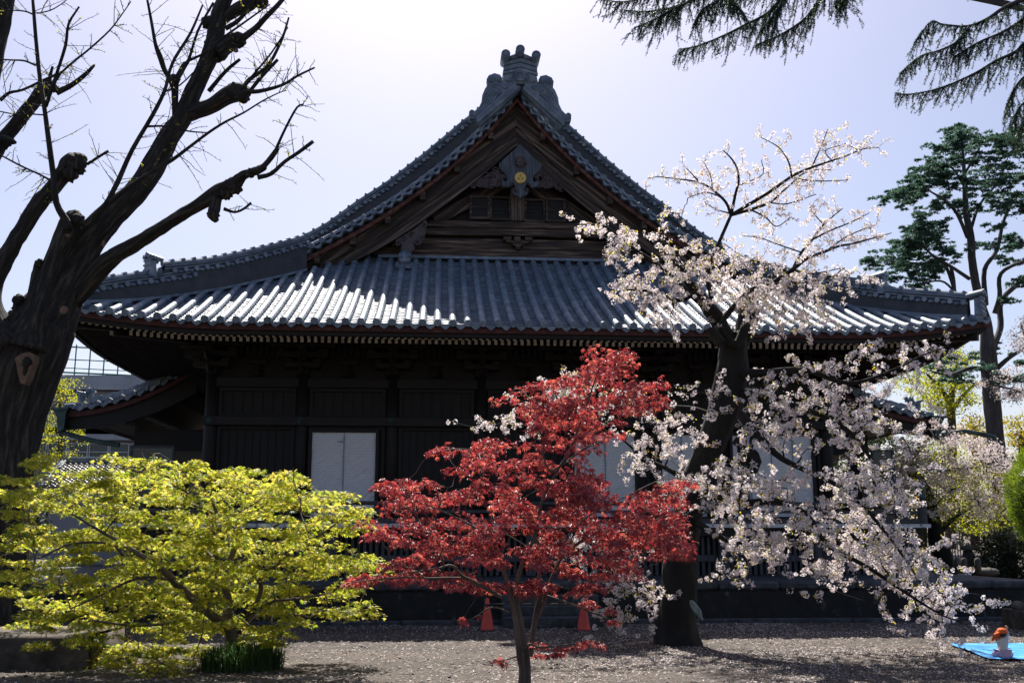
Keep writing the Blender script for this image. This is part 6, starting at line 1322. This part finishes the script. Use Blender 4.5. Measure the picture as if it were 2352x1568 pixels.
for px, py, Y, r_, z0, lab in ((2262, 1296, 29.2, (.42, .3, .13), zp-.05, 'low rounded boulder right of the bollards'), (2338, 1385, 21.5, (.14, .14, .12), .42, 'pale rounded stone on the little ledge at the right edge'), (2358, 1388, 21.4, (.12, .12, .1), .42, 'second pale stone cut off by the right edge')):
    q = P(px, py, Y); b = MB(); b.ball((q[0], q[1], z0+r_[2]*.6), r_, 12, 8, rough=.15, seed=px); tag(b.build('rock', M['bollard'], smooth=True), lab, 'rock')
q = P(2326, 1392, 21.5); b = MB(); b.box(q[0], q[0]+1.4, 21.1, 22.0, -.05, .42); tag(b.build('stone_ledge', M['block'], bevel=.02), 'short pale topped ledge at right edge carrying round stones', 'stone ledge')
b = MB(); qa2, qb2 = P(2168, 1262, 38), P(2216, 1262, 38); x = qa2[0]
while x < qb2[0]: b.box(x, x+.03, 38, 38.03, .9, P(2168, 1216, 38)[2]); x += .11
for z in (1.0, P(2168, 1219, 38)[2]): b.box(qa2[0], qb2[0], 37.98, 38.0, z, z+.04)
tag(b.build('metal_fence', M['black_metal']), 'dark grille fence behind the leaning cherry trunk', 'fence')
b = MB(); qa2 = P(2120, 1262, 40); b.box(qa2[0], qa2[0]+3.2, 40, 40.2, 0, 1.25); tag(b.build('low_wall', M['concrete']), 'pale low wall behind the stone lantern', 'wall')

# dark framed screens under the two porches
for s, (xa, xb, y0, y1), lab in ((-1, (300, 392, 1023, 1200), 'dark framed glass screen under the left porch'), (1, (2000, 2063, 1032, 1200), 'dark framed screen under the right porch beside the veranda')):
    Y = 32.2; a, c = P(xa, y0, Y), P(xb, y1, Y); e0 = empty('porch_screen', ((a[0]+c[0])/2, Y, zv), lab, 'screen'); b = MB(); z1 = a[2]; t_ = .07
    b.box(a[0], c[0], Y-.05, Y+.05, z1-t_, z1); b.box(a[0], a[0]+t_, Y-.05, Y+.05, zv+.003, z1-t_); b.box(c[0]-t_, c[0], Y-.05, Y+.05, zv+.003, z1-t_); b.box(a[0]+t_, c[0]-t_, Y-.04, Y+.04, (z1+zv)/2, (z1+zv)/2+.06); b.build('screen_frame', M['black_metal'], e0)
    g1 = newmat('smoked_glass_%d' % (s+1)); g1[2].inputs['Base Color'].default_value = (.012, .018, .02, 1); g1[2].inputs['Roughness'].default_value = .12; b = MB(); b.box(a[0]+t_, c[0]-t_, Y-.01, Y+.01, zv+.05, z1-t_); b.build('glass_panel', g1[0], e0)

# ------------------------------------------------------------ school building and outbuilding at left
YB = 62.0; q0, q1 = P(-40, 855, YB), P(480, 890, YB); sb = empty('school_building', ((q0[0]+q1[0])/2, YB, 0), 'pale grey concrete school building with flat roof behind the left porch', 'building')
z3, z2, z1_, z0_ = P(200, 861, YB)[2], P(200, 886, YB)[2], P(200, 948, YB)[2], P(200, 1014, YB)[2]
b = MB(); b.box(q0[0], q1[0], YB, YB+12, z2, z3); b.box(q0[0], q1[0], YB-.3, YB, z2-.25, z2); b.build('parapet', M['concrete'], sb)
b = MB(); b.box(q0[0], q1[0], YB+.4, YB+12, 0, z2-.25); b.build('wall', M['concrete2'], sb)
b = MB(); b.box(q0[0], q1[0], YB-.2, YB+.39, z0_+.1, z0_+1.2); b.box(q0[0], q1[0], YB-.2, YB+.39, z1_-1.3, z1_-.9); b.build('floor_band', M['concrete'], sb)
b = MB(); b.tube([(P(203, 943, YB)[0], YB-.35, z1_+.2), (P(243, 945, YB)[0], YB-.35, z1_+.2)], .14, 8); b.build('drain_pipe', M['concrete'], sb)
glass = newmat('window_glass'); glass[2].inputs['Base Color'].default_value = (.03, .045, .05, 1); glass[2].inputs['Roughness'].default_value = .05
al = mat('white_aluminium_frame', [(.55, .56, .58), (.62, .63, .65)], 2, rough=.4, bs=0)
for fz0, fz1 in ((z1_-1.6+.75, z1_+.15), (P(200, 1064, YB)[2], z0_-.05)):
    for k in range(9):
        xa = P(60, 1000, YB)[0]+k*1.22; 
        if fz0 < z1_-3 or k % 2 == 0:
            f = MB(); f.box(xa, xa+1.16, YB+.25, YB+.38, fz0, fz0+.06); f.box(xa, xa+1.16, YB+.25, YB+.38, fz1-.06, fz1); f.box(xa, xa+.06, YB+.25, YB+.38, fz0+.06, fz1-.06); f.box(xa+1.1, xa+1.16, YB+.25, YB+.38, fz0+.06, fz1-.06); f.box(xa+.06, xa+1.1, YB+.27, YB+.36, fz0+(fz1-fz0)*.55, fz0+(fz1-fz0)*.55+.05)
            fo = f.build('window', al, sb); g1 = MB(); g1.box(xa+.06, xa+1.1, YB+.33, YB+.35, fz0+.06, fz1-.06); g1.build('pane', glass[0], fo)
fe = empty('rooftop_fence', (P(200, 850, YB)[0], YB+.3, z3), 'green steel rooftop fence on the school building', 'fence')
b = MB(); zt3, zm3 = P(168, 797, YB)[2], P(168, 826, YB)[2]
for z, r_ in ((zt3, .05), (zm3, .035), (z3+.12, .06), (z3+.4, .03)): b.tube([(q0[0], YB+.3, z+.25), (q1[0], YB+.3, z-.25)], r_, 6)
b.build('rail', M['green_metal'], fe)
for k in range(17): b = MB(); x = P(168, 850, YB)[0]-2.6+k*.86; b.tube([(x, YB+.3, z3), (x, YB+.3, zt3+.3-.5*k/17)], .04, 6); b.build('post', M['green_metal'], fe)
YO_ = 40.0; ob_ = empty('tiled_outbuilding', (P(200, 1100, YO_)[0], YO_+2, 0), 'small outbuilding with grey tiled gable roof behind the yellow maple at left', 'building')
rz = P(180, 1060, YO_+2)[2]; ez = P(180, 1118, YO_)[2]; xl, xr = P(92, 1100, YO_)[0], P(300, 1100, YO_)[0]; b = MB()
for j in range(12):
    y0, y1 = YO_+2*j/12, YO_+2*(j+1)/12; za, zb_ = ez+(rz-ez)*j/12, ez+(rz-ez)*(j+1)/12; nn = 80
    b.grid([[(xl+(xr-xl)*i/nn, y0 if k == 0 else (y0 if k == 1 else y1), (za-.03 if k == 0 else za+.06 if k == 1 else zb_+.01)+.035*math.sin(i*1.25)) for i in range(nn+1)] for k in (0, 1, 2)])
b.prism([(xl, YO_+2, rz), (xr, YO_+2, rz), (xr, YO_+4, ez), (xl, YO_+4, ez)], (0, .1, .1)); b.build('tiled_roof', mat('brown_grey_roof_tile', [(.06, .055, .06), (.16, .14, .14)], 3, rough=.5, bs=.1), ob_)
b = MB(); b.tube([(xl-.1, YO_+2, rz+.12), (xr+.1, YO_+2, rz+.12)], .09, 8); b.box(xl-.05, xr+.05, YO_+1.88, YO_+2.12, rz-.05, rz+.08)
for k in range(3): b.tube([(xl-.02+.12*k, YO_-.1, ez+.05), (xl-.02+.12*k, YO_+2, rz+.08)], .07, 7)
b.build('ridge_tiles', M['tile'], ob_); b = MB(); b.box(xl+.3, xr-.3, YO_+.4, YO_+3.6, 0, ez+.1); b.build('wall', M['concrete2'], ob_)

# ------------------------------------------------------------ petals and stones on the ground (uncountable)
r = np.random.default_rng(5); n = 120000; y = 9+r.random(n)**.75*14.4; x = r.uniform(-9, 15, n)
den = np.array([.5+noise.noise((a*.5, b_*.5, 2))+.25*noise.noise((a*2, b_*2, 7)) for a, b_ in zip(x, y)]); keep = r.random(n) < np.clip(den*(.08+.92/(1+np.exp(-(x-2.0)*.8))), .03, 1); x, y = x[keep], y[keep]; n = len(x)
pos = np.stack([x, y, [gz(a, b_)+.008 for a, b_ in zip(x, y)]], 1); nn = r.normal(0, .35, (n, 3)); nn[:, 2] = 1
V, F = scatter(np.array([(-.9, 0, 0), (0, -.5, .1), (1, 0, .15), (0, .5, .1)]), np.array([(0, 1, 2), (0, 2, 3)]), pos, basis(nn, r.uniform(0, 6.28, n)), r.uniform(.010, .024, n))
o = npmesh('fallen_petals', V, F, leafmat('fallen_petal', [(.55, .44, .43), (.72, .62, .60), (.42, .33, .31)], .1, .7)); tag(o, 'pale cherry petals scattered over the gravel', 'petals', kind='stuff')
n = 26000; y = 9.5+r.random(n)*14; x = r.uniform(-9, 15, n); pos = np.stack([x, y, [gz(a, b_)+.004 for a, b_ in zip(x, y)]], 1)
tv = np.array([(1, 0, 0), (0, .8, 0), (-.9, .1, 0), (.1, -.8, 0), (.2, .1, .6), (.1, 0, -.4)]); tf = np.array([(0, 1, 4), (1, 2, 4), (2, 3, 4), (3, 0, 4)])
V, F = scatter(tv, tf, pos, basis(np.array([[0, 0, 1.]]*n)+r.normal(0, .2, (n, 3)), r.uniform(0, 6.28, n)), r.uniform(.010, .034, n)*r.choice([1, 1, 1, 1.5], n))
o = npmesh('gravel_stones', V, F, leafmat('gravel_stone', [(.05, .045, .04), (.14, .12, .105), (.26, .23, .21)], 0, .9)); tag(o, 'small loose stones of the gravel yard', 'gravel', kind='stuff')
